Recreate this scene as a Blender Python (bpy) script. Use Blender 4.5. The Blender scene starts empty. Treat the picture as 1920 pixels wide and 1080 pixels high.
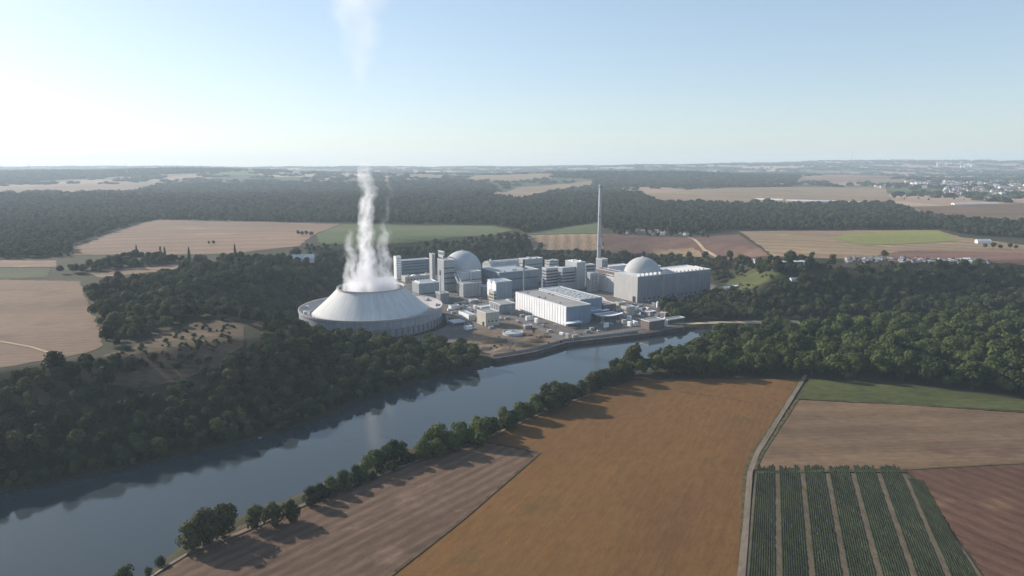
import bpy, bmesh, math, random
import numpy as np
from mathutils import Vector, Matrix
from mathutils.geometry import tessellate_polygon
R = math.radians
C = bpy.context.scene.collection
S = bpy.context.scene
random.seed(7); rng = np.random.default_rng(7)

# ------------------------------------------------------------------ camera, sky, sun, exposure
H = 182.0; PITCH = R(10.1); F = 1280.0           # camera height above the plant, pitch, focal length for a 1920 px wide frame
cd = bpy.data.cameras.new('camera'); cam = bpy.data.objects.new('camera', cd); C.objects.link(cam)
cd.sensor_width = 36.0; cd.lens = 24.0; cd.clip_start = 1.0; cd.clip_end = 60000
cam.location = (0, 0, H); cam.rotation_euler = (R(90) - PITCH, 0, 0); S.camera = cam
SUN_AZ, SUN_EL = 150.0, 24.5                      # azimuth counter-clockwise from +X, elevation
world = bpy.data.worlds.new('World'); S.world = world; world.use_nodes = True
wn = world.node_tree; bg = wn.nodes['Background']
sky = wn.nodes.new('ShaderNodeTexSky'); sky.sky_type = 'NISHITA'; sky.sun_disc = False
sky.sun_elevation = R(SUN_EL); sky.sun_rotation = R(90 - SUN_AZ)
sky.altitude = 200; sky.air_density = 1.0; sky.dust_density = 0.6; sky.ozone_density = 2.2
hs = wn.nodes.new('ShaderNodeHueSaturation'); hs.inputs['Saturation'].default_value = 1.0
gm = wn.nodes.new('ShaderNodeGamma'); gm.inputs[1].default_value = 0.62
tn = wn.nodes.new('ShaderNodeMix'); tn.data_type = 'RGBA'; tn.blend_type = 'MULTIPLY'; tn.inputs[0].default_value = 1.0; tn.inputs[7].default_value = (0.95, 1.0, 1.045, 1)
wn.links.new(sky.outputs[0], gm.inputs[0]); wn.links.new(gm.outputs[0], hs.inputs['Color']); wn.links.new(hs.outputs[0], tn.inputs[6])
wn.links.new(tn.outputs[2], bg.inputs[0]); bg.inputs[1].default_value = 0.19
sd = bpy.data.lights.new('sun', 'SUN'); sd.energy = 5.0; sd.angle = R(0.5); sd.color = (1.0, 0.91, 0.79)
so = bpy.data.objects.new('sun', sd); C.objects.link(so)
sdir = Vector((math.cos(R(SUN_AZ))*math.cos(R(SUN_EL)), math.sin(R(SUN_AZ))*math.cos(R(SUN_EL)), math.sin(R(SUN_EL))))
so.rotation_euler = sdir.to_track_quat('Z', 'Y').to_euler(); so.location = sdir*3000
S.view_settings.view_transform = 'Standard'; S.view_settings.look = 'None'
S.view_settings.exposure = 0.58; S.view_settings.gamma = 1.0
S.render.engine = 'CYCLES'
cy = S.cycles; cy.max_bounces = 5; cy.diffuse_bounces = 2; cy.glossy_bounces = 2; cy.transmission_bounces = 2
cy.transparent_max_bounces = 6; cy.volume_bounces = 3; cy.use_adaptive_sampling = True; cy.adaptive_threshold = 0.02
cy.use_denoising = True; cy.volume_max_steps = 160; cy.sample_clamp_indirect = 4

# ------------------------------------------------------------------ projection of photo pixels into the world
cp, sp = math.cos(PITCH), math.sin(PITCH)
def ray(px, py):
    xc = (px-960)/F; yc = (540-py)/F
    return xc, cp+yc*sp, -sp+yc*cp
def P(px, py, z=0.0):
    X, Y, Z = ray(px, py); t = (z-H)/Z
    return X*t, Y*t
def proj(x, y, z):
    dz = z-H; dep = y*cp - dz*sp; up = y*sp + dz*cp
    return 960+F*x/dep, 540-F*up/dep
def smooth(t):
    t = np.clip(t, 0, 1); return t*t*(3-2*t)
def seg_dist(x, y, pts, closed):
    d = np.full(np.shape(x), 1e18); n = len(pts)
    for i in range(n if closed else n-1):
        ax, ay = pts[i]; bx, by = pts[(i+1) % n]
        vx, vy = bx-ax, by-ay; L = vx*vx+vy*vy+1e-9
        t = np.clip(((x-ax)*vx+(y-ay)*vy)/L, 0, 1)
        d = np.minimum(d, (x-ax-t*vx)**2+(y-ay-t*vy)**2)
    return np.sqrt(d)
def inside(x, y, pts):
    c = np.zeros(np.shape(x), bool); n = len(pts)
    for i in range(n):
        ax, ay = pts[i]; bx, by = pts[(i+1) % n]
        if ay == by: continue
        c ^= ((ay > y) != (by > y)) & (x < (bx-ax)*(y-ay)/(by-ay)+ax)
    return c

# ------------------------------------------------------------------ the lie of the land
WZ = -4.0                                        # water level
NORTH_SHORE = [(-1500, -900), (-620, 120), (-420, 285)] + [P(*p, WZ) for p in
    [(0, 925), (200, 885), (420, 838), (560, 800), (700, 742), (800, 712), (890, 692)]] + [P(*p, 0) for p in
    [(927, 673), (1003, 660), (1060, 643), (1200, 627), (1222, 624), (1285, 613)]] + [P(1500, 610, WZ), P(1930, 590, WZ), (1500, 1050), (4000, 1500)]
SOUTH_SHORE = [P(*p, WZ) for p in [(270, 1085), (330, 1030), (430, 975), (540, 935), (740, 848), (900, 800), (1000, 766), (1110, 718), (1215, 692), (1285, 664), (1330, 640), (1500, 628), (1930, 606)]] + [(1500, 930), (4000, 1300)]
SOUTH_SHORE = [(-1100, -900), (-330, 60), (-215, 220)] + SOUTH_SHORE
RIVER = NORTH_SHORE + SOUTH_SHORE[::-1]
QUAY = NORTH_SHORE[10:16]
TC = P(697, 573, 20); TC = (TC[0], TC[1])        # axis of the cooling tower
def circ(c, r, a0, a1, n):
    return [(c[0]+r*math.cos(R(a0+(a1-a0)*i/(n-1))), c[1]+r*math.sin(R(a0+(a1-a0)*i/(n-1)))) for i in range(n)]
LOW = NORTH_SHORE[:10] + circ(TC, 94, -40, -100, 3) + circ(TC, 94, -130, -250, 7) + \
    [(-235, 1000), (-225, 1130), (-120, 1210), (60, 1230), (230, 1205), (310, 1130), (325, 1040), (285, 975), (268, 900), (225, 855), (215, 822),
     (335, 822), (643, 900), (1500, 1080), (4000, 1550), (4000, -900)]
_nr = [(rng.uniform(-1, 1), rng.uniform(-1, 1), rng.uniform(0, 6.28)) for _ in range(10)]
def lownoise(x, y, L):
    s = 0
    for i, (a, b, c) in enumerate(_nr):
        k = (0.6+0.18*i)/L*6.28; n = math.hypot(a, b)+1e-6
        s = s+np.sin((x*a+y*b)/n*k+c)/(1+0.3*i)
    return s/3.2
def T(x, y):
    x = np.asarray(x, float); y = np.asarray(y, float)
    d = seg_dist(x, y, LOW, True); d = np.where(inside(x, y, LOW), 0, d)
    W = 105+75*smooth((y-1080)/120)*(1-smooth((x-300)/200))
    zp = 42+20*smooth((y-1500)/1500)+40*smooth((y-3000)/4000)+62*smooth((y-7000)/5500)
    zp = zp+2.5*lownoise(x, y, 500)*smooth((y-500)/500)+(6+0.0022*np.clip(y, 0, 9000))*lownoise(x, y, 2300)*smooth((y-1700)/2500)
    def bump(cx, cy_, rx, ry, h): return h*np.exp(-((x-cx)/rx)**2-((y-cy_)/ry)**2)
    zp = zp+bump(-3700, 6200, 2000, 900, 48)+bump(700, 5300, 1000, 800, 42)+bump(6500, 10500, 4500, 2200, 120)+bump(-1900, 3600, 1300, 500, -14)
    f = 1-0.62*smooth((x+250)/130)*(1-smooth((y-900)/80))*(1-smooth((x-100)/50))
    z = zp*smooth(d/W)*f
    sr = seg_dist(x, y, RIVER, True); sr = np.where(inside(x, y, RIVER), -sr, sr)
    q = seg_dist(x, y, QUAY, False); k = np.where(q < 26, 2.6, 0.42)
    zr = np.clip(WZ+k*sr, -9, 1e9)
    return np.minimum(z, np.where(sr < 160, zr, 1e9))
_ts = np.concatenate([np.linspace(150, 2200, 1100), np.geomspace(2202, 15000, 900)])
def PT(px, py):
    """the point of the terrain that a photo pixel shows"""
    X, Y, Z = ray(px, py)
    t = _ts/Y; xs, ys, zs = X*t, Y*t, H+Z*t
    g = np.maximum(T(xs, ys), WZ); hit = np.nonzero(zs < g)[0]
    if len(hit) == 0: return float(xs[-1]), float(ys[-1]), float(g[-1])
    i = max(hit[0], 1); a = zs[i-1]-g[i-1]; b = g[i]-zs[i]; w = a/(a+b+1e-9)
    return float(xs[i-1]+(xs[i]-xs[i-1])*w), float(ys[i-1]+(ys[i]-ys[i-1])*w), float(g[i-1]+(g[i]-g[i-1])*w)

# ------------------------------------------------------------------ object helpers
def tag(o, label=None, cat=None, group=None, kind=None):
    if label: o['label'] = label
    if cat: o['category'] = cat
    if group: o['group'] = group
    if kind: o['kind'] = kind
    return o
def mesh_obj(name, verts, faces, m, parent=None, smooth_=False, mi=None):
    me = bpy.data.meshes.new(name); me.from_pydata([tuple(v) for v in verts], [], [tuple(f) for f in faces])
    for mm in (m if isinstance(m, (list, tuple)) else [m]): me.materials.append(mm)
    if mi: me.polygons.foreach_set('material_index', mi)
    if smooth_: me.polygons.foreach_set('use_smooth', [True]*len(me.polygons))
    me.update(); o = bpy.data.objects.new(name, me); C.objects.link(o)
    if parent: o.parent = parent
    return o
def empty(name, loc, rz=0.0):
    o = bpy.data.objects.new(name, None); C.objects.link(o); o.location = loc; o.rotation_euler = (0, 0, rz); o.empty_display_size = 2
    return o
class MB:
    """collects boxes, tubes and sheets into one mesh"""
    def __init__(s): s.v = []; s.f = []
    def add(s, v, f):
        n = len(s.v); s.v += [tuple(p) for p in v]; s.f += [tuple(i+n for i in q) for q in f]; return s
    def box(s, x0, y0, z0, x1, y1, z1):
        return s.add([(x0,y0,z0),(x1,y0,z0),(x1,y1,z0),(x0,y1,z0),(x0,y0,z1),(x1,y0,z1),(x1,y1,z1),(x0,y1,z1)],
                     [(0,3,2,1),(4,5,6,7),(0,1,5,4),(1,2,6,5),(2,3,7,6),(3,0,4,7)])
    def tube(s, a, b, r, n=10, r2=None, cap=True):
        a = Vector(a); b = Vector(b); r2 = r if r2 is None else r2; d = (b-a).normalized()
        u = d.orthogonal().normalized(); w = d.cross(u); v = []
        for c, rr in ((a, r), (b, r2)):
            for i in range(n):
                t = 2*math.pi*i/n; v.append(c+(u*math.cos(t)+w*math.sin(t))*rr)
        f = [(i, (i+1) % n, n+(i+1) % n, n+i) for i in range(n)]
        if cap: f += [tuple(range(n-1, -1, -1)), tuple(range(n, 2*n))]
        return s.add(v, f)
    def lathe(s, prof, c=(0, 0), n=48, close=False):
        v = []; f = []; m = len(prof)
        for i in range(n):
            t = 2*math.pi*i/n; v += [(c[0]+r*math.cos(t), c[1]+r*math.sin(t), z) for r, z in prof]
        for i in range(n):
            j = (i+1) % n
            for k in range(m if close else m-1):
                l = (k+1) % m; f.append((i*m+k, j*m+k, j*m+l, i*m+l))
        return s.add(v, f)
    def gable(s, x0, y0, z0, x1, y1, z1, zr, along='x'):
        if along == 'x':
            v = [(x0,y0,z0),(x1,y0,z0),(x1,y1,z0),(x0,y1,z0),(x0,y0,z1),(x1,y0,z1),(x1,y1,z1),(x0,y1,z1),(x0,(y0+y1)/2,zr),(x1,(y0+y1)/2,zr)]
            f = [(0,3,2,1),(0,1,5,4),(2,3,7,6),(1,2,6,9,5),(3,0,4,8,7),(4,5,9,8),(6,7,8,9)]
        else:
            v = [(x0,y0,z0),(x1,y0,z0),(x1,y1,z0),(x0,y1,z0),(x0,y0,z1),(x1,y0,z1),(x1,y1,z1),(x0,y1,z1),((x0+x1)/2,y0,zr),((x0+x1)/2,y1,zr)]
            f = [(0,3,2,1),(1,2,6,5),(3,0,4,7),(0,1,5,8,4),(2,3,7,9,6),(5,6,9,8),(7,4,8,9)]
        return s.add(v, f)
    def build(s, name, m, parent=None, sm=False): return mesh_obj(name, s.v, s.f, m, parent, sm)

# ------------------------------------------------------------------ materials
class NG:
    def __init__(s, nt): s.nt = nt; s.L = nt.links
    def n(s, t, **k):
        o = s.nt.nodes.new(t)
        for a, b in k.items(): setattr(o, a, b)
        return o
    def put(s, sock, v):
        if isinstance(v, bpy.types.NodeSocket): s.L.new(v, sock)
        elif v is not None: sock.default_value = v
    def m(s, op, a, b=None, c=None, clamp=False):
        o = s.n('ShaderNodeMath', operation=op); o.use_clamp = clamp
        for i, v in enumerate((a, b, c)): s.put(o.inputs[i], v)
        return o.outputs[0]
    def mix(s, f, a, b):
        o = s.n('ShaderNodeMix', data_type='RGBA'); s.put(o.inputs[0], f)
        for i, v in ((6, a), (7, b)): s.put(o.inputs[i], (*v, 1) if isinstance(v, tuple) and len(v) == 3 else v)
        return o.outputs[2]
    def noise(s, vec, scale, det=3, rough=0.55, dist=0.0):
        o = s.n('ShaderNodeTexNoise'); s.put(o.inputs['Vector'], vec); o.inputs['Scale'].default_value = scale
        o.inputs['Detail'].default_value = det; o.inputs['Roughness'].default_value = rough; o.inputs['Distortion'].default_value = dist
        return o.outputs[0]
    def ramp(s, f, pts):
        o = s.n('ShaderNodeMapRange'); s.put(o.inputs[0], f)
        o.inputs[1].default_value, o.inputs[2].default_value = pts[0]; o.inputs[3].default_value, o.inputs[4].default_value = pts[1]
        return o.outputs[0]
    def cramp(s, f, cols, const=False):
        o = s.n('ShaderNodeValToRGB'); s.put(o.inputs[0], f); e = o.color_ramp.elements
        if const: o.color_ramp.interpolation = 'CONSTANT'
        while len(e) < len(cols): e.new(0.5)
        for k, (p, c) in enumerate(cols): e[k].position = p; e[k].color = (*c, 1)
        return o.outputs[0]
    def sep(s, v):
        o = s.n('ShaderNodeSeparateXYZ'); s.put(o.inputs[0], v); return o.outputs
    def comb(s, x, y, z):
        o = s.n('ShaderNodeCombineXYZ')
        for i, v in enumerate((x, y, z)): s.put(o.inputs[i], v)
        return o.outputs[0]
def newmat(name):
    m = bpy.data.materials.new(name); m.use_nodes = True; nt = m.node_tree
    return m, NG(nt), nt.nodes['Principled BSDF']
def plain(name, col, rough=0.8, var=0.18, scale=0.2, metal=0.0, streak=0.0, seam=None, spec=0.3):
    """painted or cast surface: blotches, rain streaks and optional panel seams (width, height)"""
    m, g, b = newmat(name); tc = g.n('ShaderNodeTexCoord').outputs['Object']
    n1 = g.noise(tc, scale, 4, 0.6); f = g.ramp(n1, ((0.3, 0.7), (1-var, 1+var)))
    if streak:
        s_ = g.sep(tc); v = g.comb(g.m('MULTIPLY', s_[0], 1.6), g.m('MULTIPLY', s_[1], 1.6), g.m('MULTIPLY', s_[2], 0.06))
        f = g.m('MULTIPLY', f, g.ramp(g.noise(v, 0.5, 3), ((0.35, 0.65), (1-streak, 1+streak*0.5))))
    if seam:
        s_ = g.sep(tc); w, h = seam
        a = g.m('PINGPONG', g.m('ADD', s_[0], s_[1]), w/2); c = g.m('PINGPONG', s_[2], h/2)
        ln = g.m('MINIMUM', a, c); f = g.m('MULTIPLY', f, g.ramp(ln, ((0.03, 0.22), (0.72, 1.0))))
    o = g.n('ShaderNodeVectorMath', operation='SCALE'); o.inputs[0].default_value = col; g.L.new(f, o.inputs[3])
    g.L.new(o.outputs[0], b.inputs['Base Color']); b.inputs['Roughness'].default_value = rough
    b.inputs['Metallic'].default_value = metal; b.inputs['Specular IOR Level'].default_value = spec
    return m
def fieldmat(name, c1, c2, ang=0.0, period=0.0, depth=0.0, blotch=0.012, c3=None, fine=0.25, tram=0.0):
    """soil or crop: two tones in soft blotches, tramlines along ang (degrees) every period metres"""
    c1, c2, c3 = [q and (q[0]*.80, q[1]*.79, q[2]*.73) for q in (c1, c2, c3)]
    m, g, b = newmat(name); pos = g.n('ShaderNodeNewGeometry').outputs['Position']; s_ = g.sep(pos)
    ca, sa = math.cos(R(ang)), math.sin(R(ang))
    al = g.m('ADD', g.m('MULTIPLY', s_[0], ca), g.m('MULTIPLY', s_[1], sa))
    ac = g.m('ADD', g.m('MULTIPLY', s_[0], -sa), g.m('MULTIPLY', s_[1], ca))
    v = g.comb(g.m('MULTIPLY', al, 0.35), ac, 0.0)
    col = g.mix(g.ramp(g.noise(v, blotch, 5, 0.6, 0.4), ((0.36, 0.64), (0, 1))), c1, c2)
    if c3: col = g.mix(g.ramp(g.noise(pos, blotch*2.3, 4, 0.6, 0.3), ((0.58, 0.7), (0, 0.8))), col, c3)
    f = g.ramp(g.noise(v, 0.25, 4, 0.7), ((0.3, 0.7), (1-fine, 1+fine)))
    f = g.m('MULTIPLY', f, g.ramp(g.noise(g.comb(g.m('MULTIPLY', al, 0.04), ac, 0.0), 0.5, 4, 0.75), ((0.3, 0.7), (1-fine*0.6, 1+fine*0.6))))
    f = g.m('MULTIPLY', f, g.ramp(g.noise(pos, 0.045, 6, 0.75, 0.8), ((0.3, 0.7), (0.93, 1.07))))
    if period:
        wob = g.m('MULTIPLY', g.noise(pos, 0.01, 2), period*0.5)
        t = g.m('SINE', g.m('MULTIPLY', g.m('ADD', ac, wob), 6.2832/period)); f = g.m('MULTIPLY', f, g.ramp(t, ((-1, 1), (1-depth, 1+depth))))
    if tram:
        t = g.m('PINGPONG', ac, tram/2); f = g.m('MULTIPLY', f, g.ramp(t, ((0.25, 0.7), (0.72, 1.0))))
    o = g.n('ShaderNodeVectorMath', operation='SCALE'); g.L.new(col, o.inputs[0]); g.L.new(f, o.inputs[3])
    g.L.new(o.outputs[0], b.inputs['Base Color']); b.inputs['Roughness'].default_value = 0.95; b.inputs['Specular IOR Level'].default_value = 0.1
    bp = g.n('ShaderNodeBump'); bp.inputs['Strength'].default_value = 0.6; bp.inputs['Distance'].default_value = 0.3
    g.L.new(g.noise(pos, 0.8, 4, 0.7), bp.inputs['Height']); g.L.new(bp.outputs[0], b.inputs['Normal'])
    return m

# ------------------------------------------------------------------ terrain, one sheet to the horizon
def axis(a, b, step, lo, hi, grow):
    v = list(np.arange(a, b+0.1, step)); s = step; x = v[-1]
    while x < hi: s *= grow; x += s; v.append(x)
    s = step; x = v[0]; pre = []
    while x > lo: s *= grow; x -= s; pre.append(x)
    return np.array(pre[::-1]+v)
GX = axis(-520, 680, 6.0, -11500, 12500, 1.055); GY = axis(180, 1320, 6.0, -900, 14000, 1.035)
gx, gy = np.meshgrid(GX, GY); GZ = T(gx, gy)
def gz(x, y):
    """height of the terrain sheet itself"""
    x = np.asarray(x, float); y = np.asarray(y, float)
    i = np.clip(np.searchsorted(GX, x)-1, 0, len(GX)-2); j = np.clip(np.searchsorted(GY, y)-1, 0, len(GY)-2)
    u = np.clip((x-GX[i])/(GX[i+1]-GX[i]), 0, 1); w = np.clip((y-GY[j])/(GY[j+1]-GY[j]), 0, 1)
    a, b, c, d = GZ[j, i], GZ[j, i+1], GZ[j+1, i], GZ[j+1, i+1]
    return np.where(u+w < 1, a+u*(b-a)+w*(c-a), d+(1-u)*(c-d)+(1-w)*(b-d))
m, g, b = newmat('open_ground'); pos = g.n('ShaderNodeNewGeometry').outputs['Position']; s_ = g.sep(pos)
sc = g.comb(g.m('MULTIPLY', s_[0], 0.0022), g.m('MULTIPLY', s_[1], 0.0014), 0.0)
vo = g.n('ShaderNodeTexVoronoi'); vo.voronoi_dimensions = '2D'; vo.inputs['Scale'].default_value = 1.0; g.L.new(sc, vo.inputs['Vector'])
far = g.cramp(g.sep(vo.outputs['Color'])[0], [(0, (.05, .065, .03)), (.3, (.30, .20, .14)), (.5, (.09, .10, .045)), (.62, (.36, .27, .19)), (.8, (.20, .15, .10)), (.92, (.10, .12, .05))], True)
near = g.mix(g.noise(pos, 0.03, 4), (.028, .030, .016), (.065, .058, .034))
col = g.mix(g.ramp(s_[1], ((1900, 2300), (0, 1))), near, far)
g.L.new(col, b.inputs['Base Color']); b.inputs['Roughness'].default_value = 0.95; b.inputs['Specular IOR Level'].default_value = 0.1
M_ground = m
nx, ny = len(GX), len(GY)
ii, jj = np.meshgrid(np.arange(nx-1), np.arange(ny-1)); k0 = (jj*nx+ii).ravel()
tri = np.concatenate([np.stack([k0, k0+1, k0+nx], 1), np.stack([k0+1, k0+nx+1, k0+nx], 1)])
me = bpy.data.meshes.new('ground'); vs = np.stack([gx.ravel(), gy.ravel(), GZ.ravel()], 1)
me.vertices.add(len(vs)); me.vertices.foreach_set('co', vs.ravel())
me.loops.add(len(tri)*3); me.loops.foreach_set('vertex_index', tri.ravel().astype(np.int32))
me.polygons.add(len(tri)); me.polygons.foreach_set('loop_start', np.arange(0, len(tri)*3, 3, dtype=np.int32))
me.polygons.foreach_set('use_smooth', [True]*len(tri))
me.materials.append(M_ground); me.update(calc_edges=True); me.validate()
o = bpy.data.objects.new('ground', me); C.objects.link(o)
tag(o, 'rolling open countryside reaching to the hazy horizon', 'ground', kind='structure')

def clip_half(poly, ax, v, keep_less):
    out = []
    for i in range(len(poly)):
        p, q = poly[i], poly[(i+1) % len(poly)]
        a = (p[ax] <= v) if keep_less else (p[ax] >= v); c = (q[ax] <= v) if keep_less else (q[ax] >= v)
        if a: out.append(p)
        if a != c:
            t = (v-p[ax])/(q[ax]-p[ax]); out.append((p[0]+t*(q[0]-p[0]), p[1]+t*(q[1]-p[1])))
    return out
def drape(poly, off=0.25, far=0.0005):
    """cut a flat outline along the terrain grid and lay it on the terrain"""
    V = {}; Fc = []; vl = []
    def vid(p):
        k = (round(p[0], 3), round(p[1], 3))
        if k not in V: V[k] = len(vl); vl.append(k)
        return V[k]
    for t in tessellate_polygon([[Vector((x, y, 0)) for x, y in poly]]):
        tr = [poly[i] for i in t]
        if (tr[1][0]-tr[0][0])*(tr[2][1]-tr[0][1])-(tr[1][1]-tr[0][1])*(tr[2][0]-tr[0][0]) < 0: tr = tr[::-1]
        xs = [p[0] for p in tr]; i0 = max(np.searchsorted(GX, min(xs))-1, 0); i1 = min(np.searchsorted(GX, max(xs)), nx-1)
        for i in range(i0, i1):
            c = clip_half(clip_half(tr, 0, GX[i], False), 0, GX[i+1], True)
            if len(c) < 3: continue
            ys = [p[1] for p in c]; j0 = max(np.searchsorted(GY, min(ys))-1, 0); j1 = min(np.searchsorted(GY, max(ys)), ny-1)
            for j in range(j0, j1):
                e = clip_half(clip_half(c, 1, GY[j], False), 1, GY[j+1], True)
                if len(e) < 3: continue
                ids = []
                for p in e:
                    k = vid(p)
                    if not ids or (ids[-1] != k and ids[0] != k): ids.append(k)
                if len(ids) > 2: Fc.append(ids)
    a = np.array(vl); z = gz(a[:, 0], a[:, 1]); z = z+off+far*np.clip(a[:, 1]-600, 0, 1e9)
    return [(x, y, zz) for (x, y), zz in zip(vl, z)], Fc
def patch(name, label, cat, px, mat_, off=0.25, world_pts=None, wob=0.0):
    w = world_pts or [PT(*p)[:2] for p in px]
    if wob:      # a natural edge instead of a ruled one
        out = []
        for i in range(len(w)):
            a, b_ = Vector(w[i]), Vector(w[(i+1) % len(w)]); n = max(1, int((b_-a).length/(wob*3)))
            for k in range(n):
                q = a.lerp(b_, k/n); out.append((q.x+(random.uniform(-1, 1)*wob if k else 0), q.y+(random.uniform(-1, 1)*wob if k else 0)))
        w = out
    v, f = drape(w, off); o = mesh_obj(name, v, f, mat_, smooth_=True)
    return tag(o, label, cat, kind='structure')
def ribbon(name, label, cat, px, width, mat_, off=0.45):
    """a track of even width along photo points; px may hold world points marked by a leading 'w'"""
    pts = [Vector(PT(*p)[:2]) if p[0] != 'w' else Vector(p[1:]) for p in px]; L, Rr = [], []
    fine = []
    for i in range(len(pts)-1):
        n = max(1, int((pts[i+1]-pts[i]).length/15)); fine += [pts[i].lerp(pts[i+1], k/n) for k in range(n)]
    fine.append(pts[-1])
    for i, p in enumerate(fine):
        d = (fine[min(i+1, len(fine)-1)]-fine[max(i-1, 0)]).normalized(); n = Vector((-d.y, d.x))
        w = width/2*random.uniform(0.92, 1.08); L.append(tuple(p+n*w)); Rr.append(tuple(p-n*w))
    V = []; Fc = []
    for i in range(len(fine)-1):
        v, f = drape([L[i], Rr[i], Rr[i+1], L[i+1]], off); k = len(V); V += v; Fc += [[q+k for q in t] for t in f]
    return tag(mesh_obj(name, V, Fc, mat_), label, cat, kind='structure')

# ------------------------------------------------------------------ river
m, g, b = newmat('river_water'); b.inputs['Base Color'].default_value = (.036, .048, .054, 1); b.inputs['Roughness'].default_value = 0.04
b.inputs['IOR'].default_value = 1.33; b.inputs['Specular IOR Level'].default_value = 0.6
pos = g.n('ShaderNodeNewGeometry').outputs['Position']; bp = g.n('ShaderNodeBump'); bp.inputs['Strength'].default_value = 0.12; bp.inputs['Distance'].default_value = 0.12
g.L.new(g.ramp(g.noise(pos, 0.009, 4, .6, 1.0), ((.4, .62), (.03, .13))), b.inputs['Roughness']); g.L.new(g.noise(pos, 0.35, 3, 0.6), bp.inputs['Height']); g.L.new(bp.outputs[0], b.inputs['Normal'])
M_water = m
xs = np.linspace(-1600, 4200, 60); ys = np.linspace(-950, 1700, 40)
tag(mesh_obj('river', [(-1600, -950, WZ), (4200, -950, WZ), (4200, 1600, WZ), (-1600, 1600, WZ)], [(0, 1, 2, 3)], M_water),
    'calm grey blue river bending past the power plant', 'river', kind='structure')
# ------------------------------------------------------------------ fields and tracks
tan = (.30, .205, .15); pink = (.33, .215, .17); brown = (.17, .105, .082); straw = (.36, .29, .18); green = (.10, .14, .06)
FM = {
 'bigleft': fieldmat('left_soil', (.20, .138, .105), (.265, .185, .135), 12, 0, 0, 0.006, (.165, .115, .09), 0.16, 9.0),
 'sand': fieldmat('sandy_track', (.50, .40, .29), (.42, .33, .24), 0, 0, 0, 0.02),
 'dgreen': fieldmat('dark_meadow', (.07, .085, .045), (.095, .10, .055), 5),
 'pink': fieldmat('pale_stubble', (.30, .20, .15), (.225, .16, .122), 10, 60, .10, 0.004, (.34, .25, .175), 0.15),
 'green': fieldmat('green_crop', (.10, .128, .062), (.15, .165, .085), 3, 40, .08, 0.006),
 'stripe': fieldmat('striped_stubble', (.36, .24, .17), (.32, .24, .16), 84, 22, .16, 0.01),
 'brown': fieldmat('brown_soil', (.16, .10, .085), (.21, .135, .11), 20, 45, .06, 0.006),
 'red': fieldmat('red_soil', (.19, .105, .085), (.24, .14, .11), 10, 50, .07, 0.006),
 'tan': fieldmat('tan_stubble', (.33, .24, .16), (.24, .17, .12), 155, 55, .12, 0.006, (.38, .30, .17)),
 'yellow': fieldmat('yellow_green_crop', (.27, .26, .09), (.22, .23, .08), 5, 30, .07, 0.01),
 'orange': fieldmat('ochre_field', (.190, .100, .040), (.150, .082, .037), 63, 0, 0, 0.010, (.13, .085, .038), 0.16),
 'plough': fieldmat('ploughed_soil', (.125, .083, .062), (.165, .108, .08), 50, 7.5, .14, 0.012, (.24, .155, .12), 0.25),
 'rose': fieldmat('rose_soil', (.205, .138, .09), (.15, .098, .068), 4, 30, .10, 0.010, (.12, .07, .06), 0.22),
 'dred': fieldmat('dark_red_soil', (.105, .056, .044), (.135, .075, .056), 118, 10, .12, 0.012, (.18, .11, .07), 0.25),
 'meadow': fieldmat('dry_meadow', (.11, .08, .055), (.16, .115, .08), 20, 0, 0, 0.03, (.06, .056, .034), 0.35),
 'grass': fieldmat('lush_grass', (.066, .078, .030), (.105, .115, .045), 0, 0, 0, 0.02, (.05, .065, .025), 0.3),
 'otrack': fieldmat('ochre_wheel_track', (.172, .092, .038), (.14, .078, .036), 63),
 'verge': fieldmat('weedy_verge', (.06, .065, .03), (.13, .11, .06), 0, 0, 0, .09, (.04, .045, .022), .4),
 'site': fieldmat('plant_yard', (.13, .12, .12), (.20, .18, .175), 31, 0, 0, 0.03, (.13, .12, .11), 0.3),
 'dirt': fieldmat('bare_dirt', (.17, .13, .10), (.23, .175, .135), 40, 0, 0, 0.03, (.15, .125, .09), 0.35),
 'road': fieldmat('worn_asphalt', (.16, .15, .15), (.20, .19, .185), 31, 0, 0, 0.05, None, 0.12),
 'gravel': fieldmat('gravel_track', (.25, .20, .165), (.19, .155, .13), 60, 0, 0, 0.05, None, 0.2),
}
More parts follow.
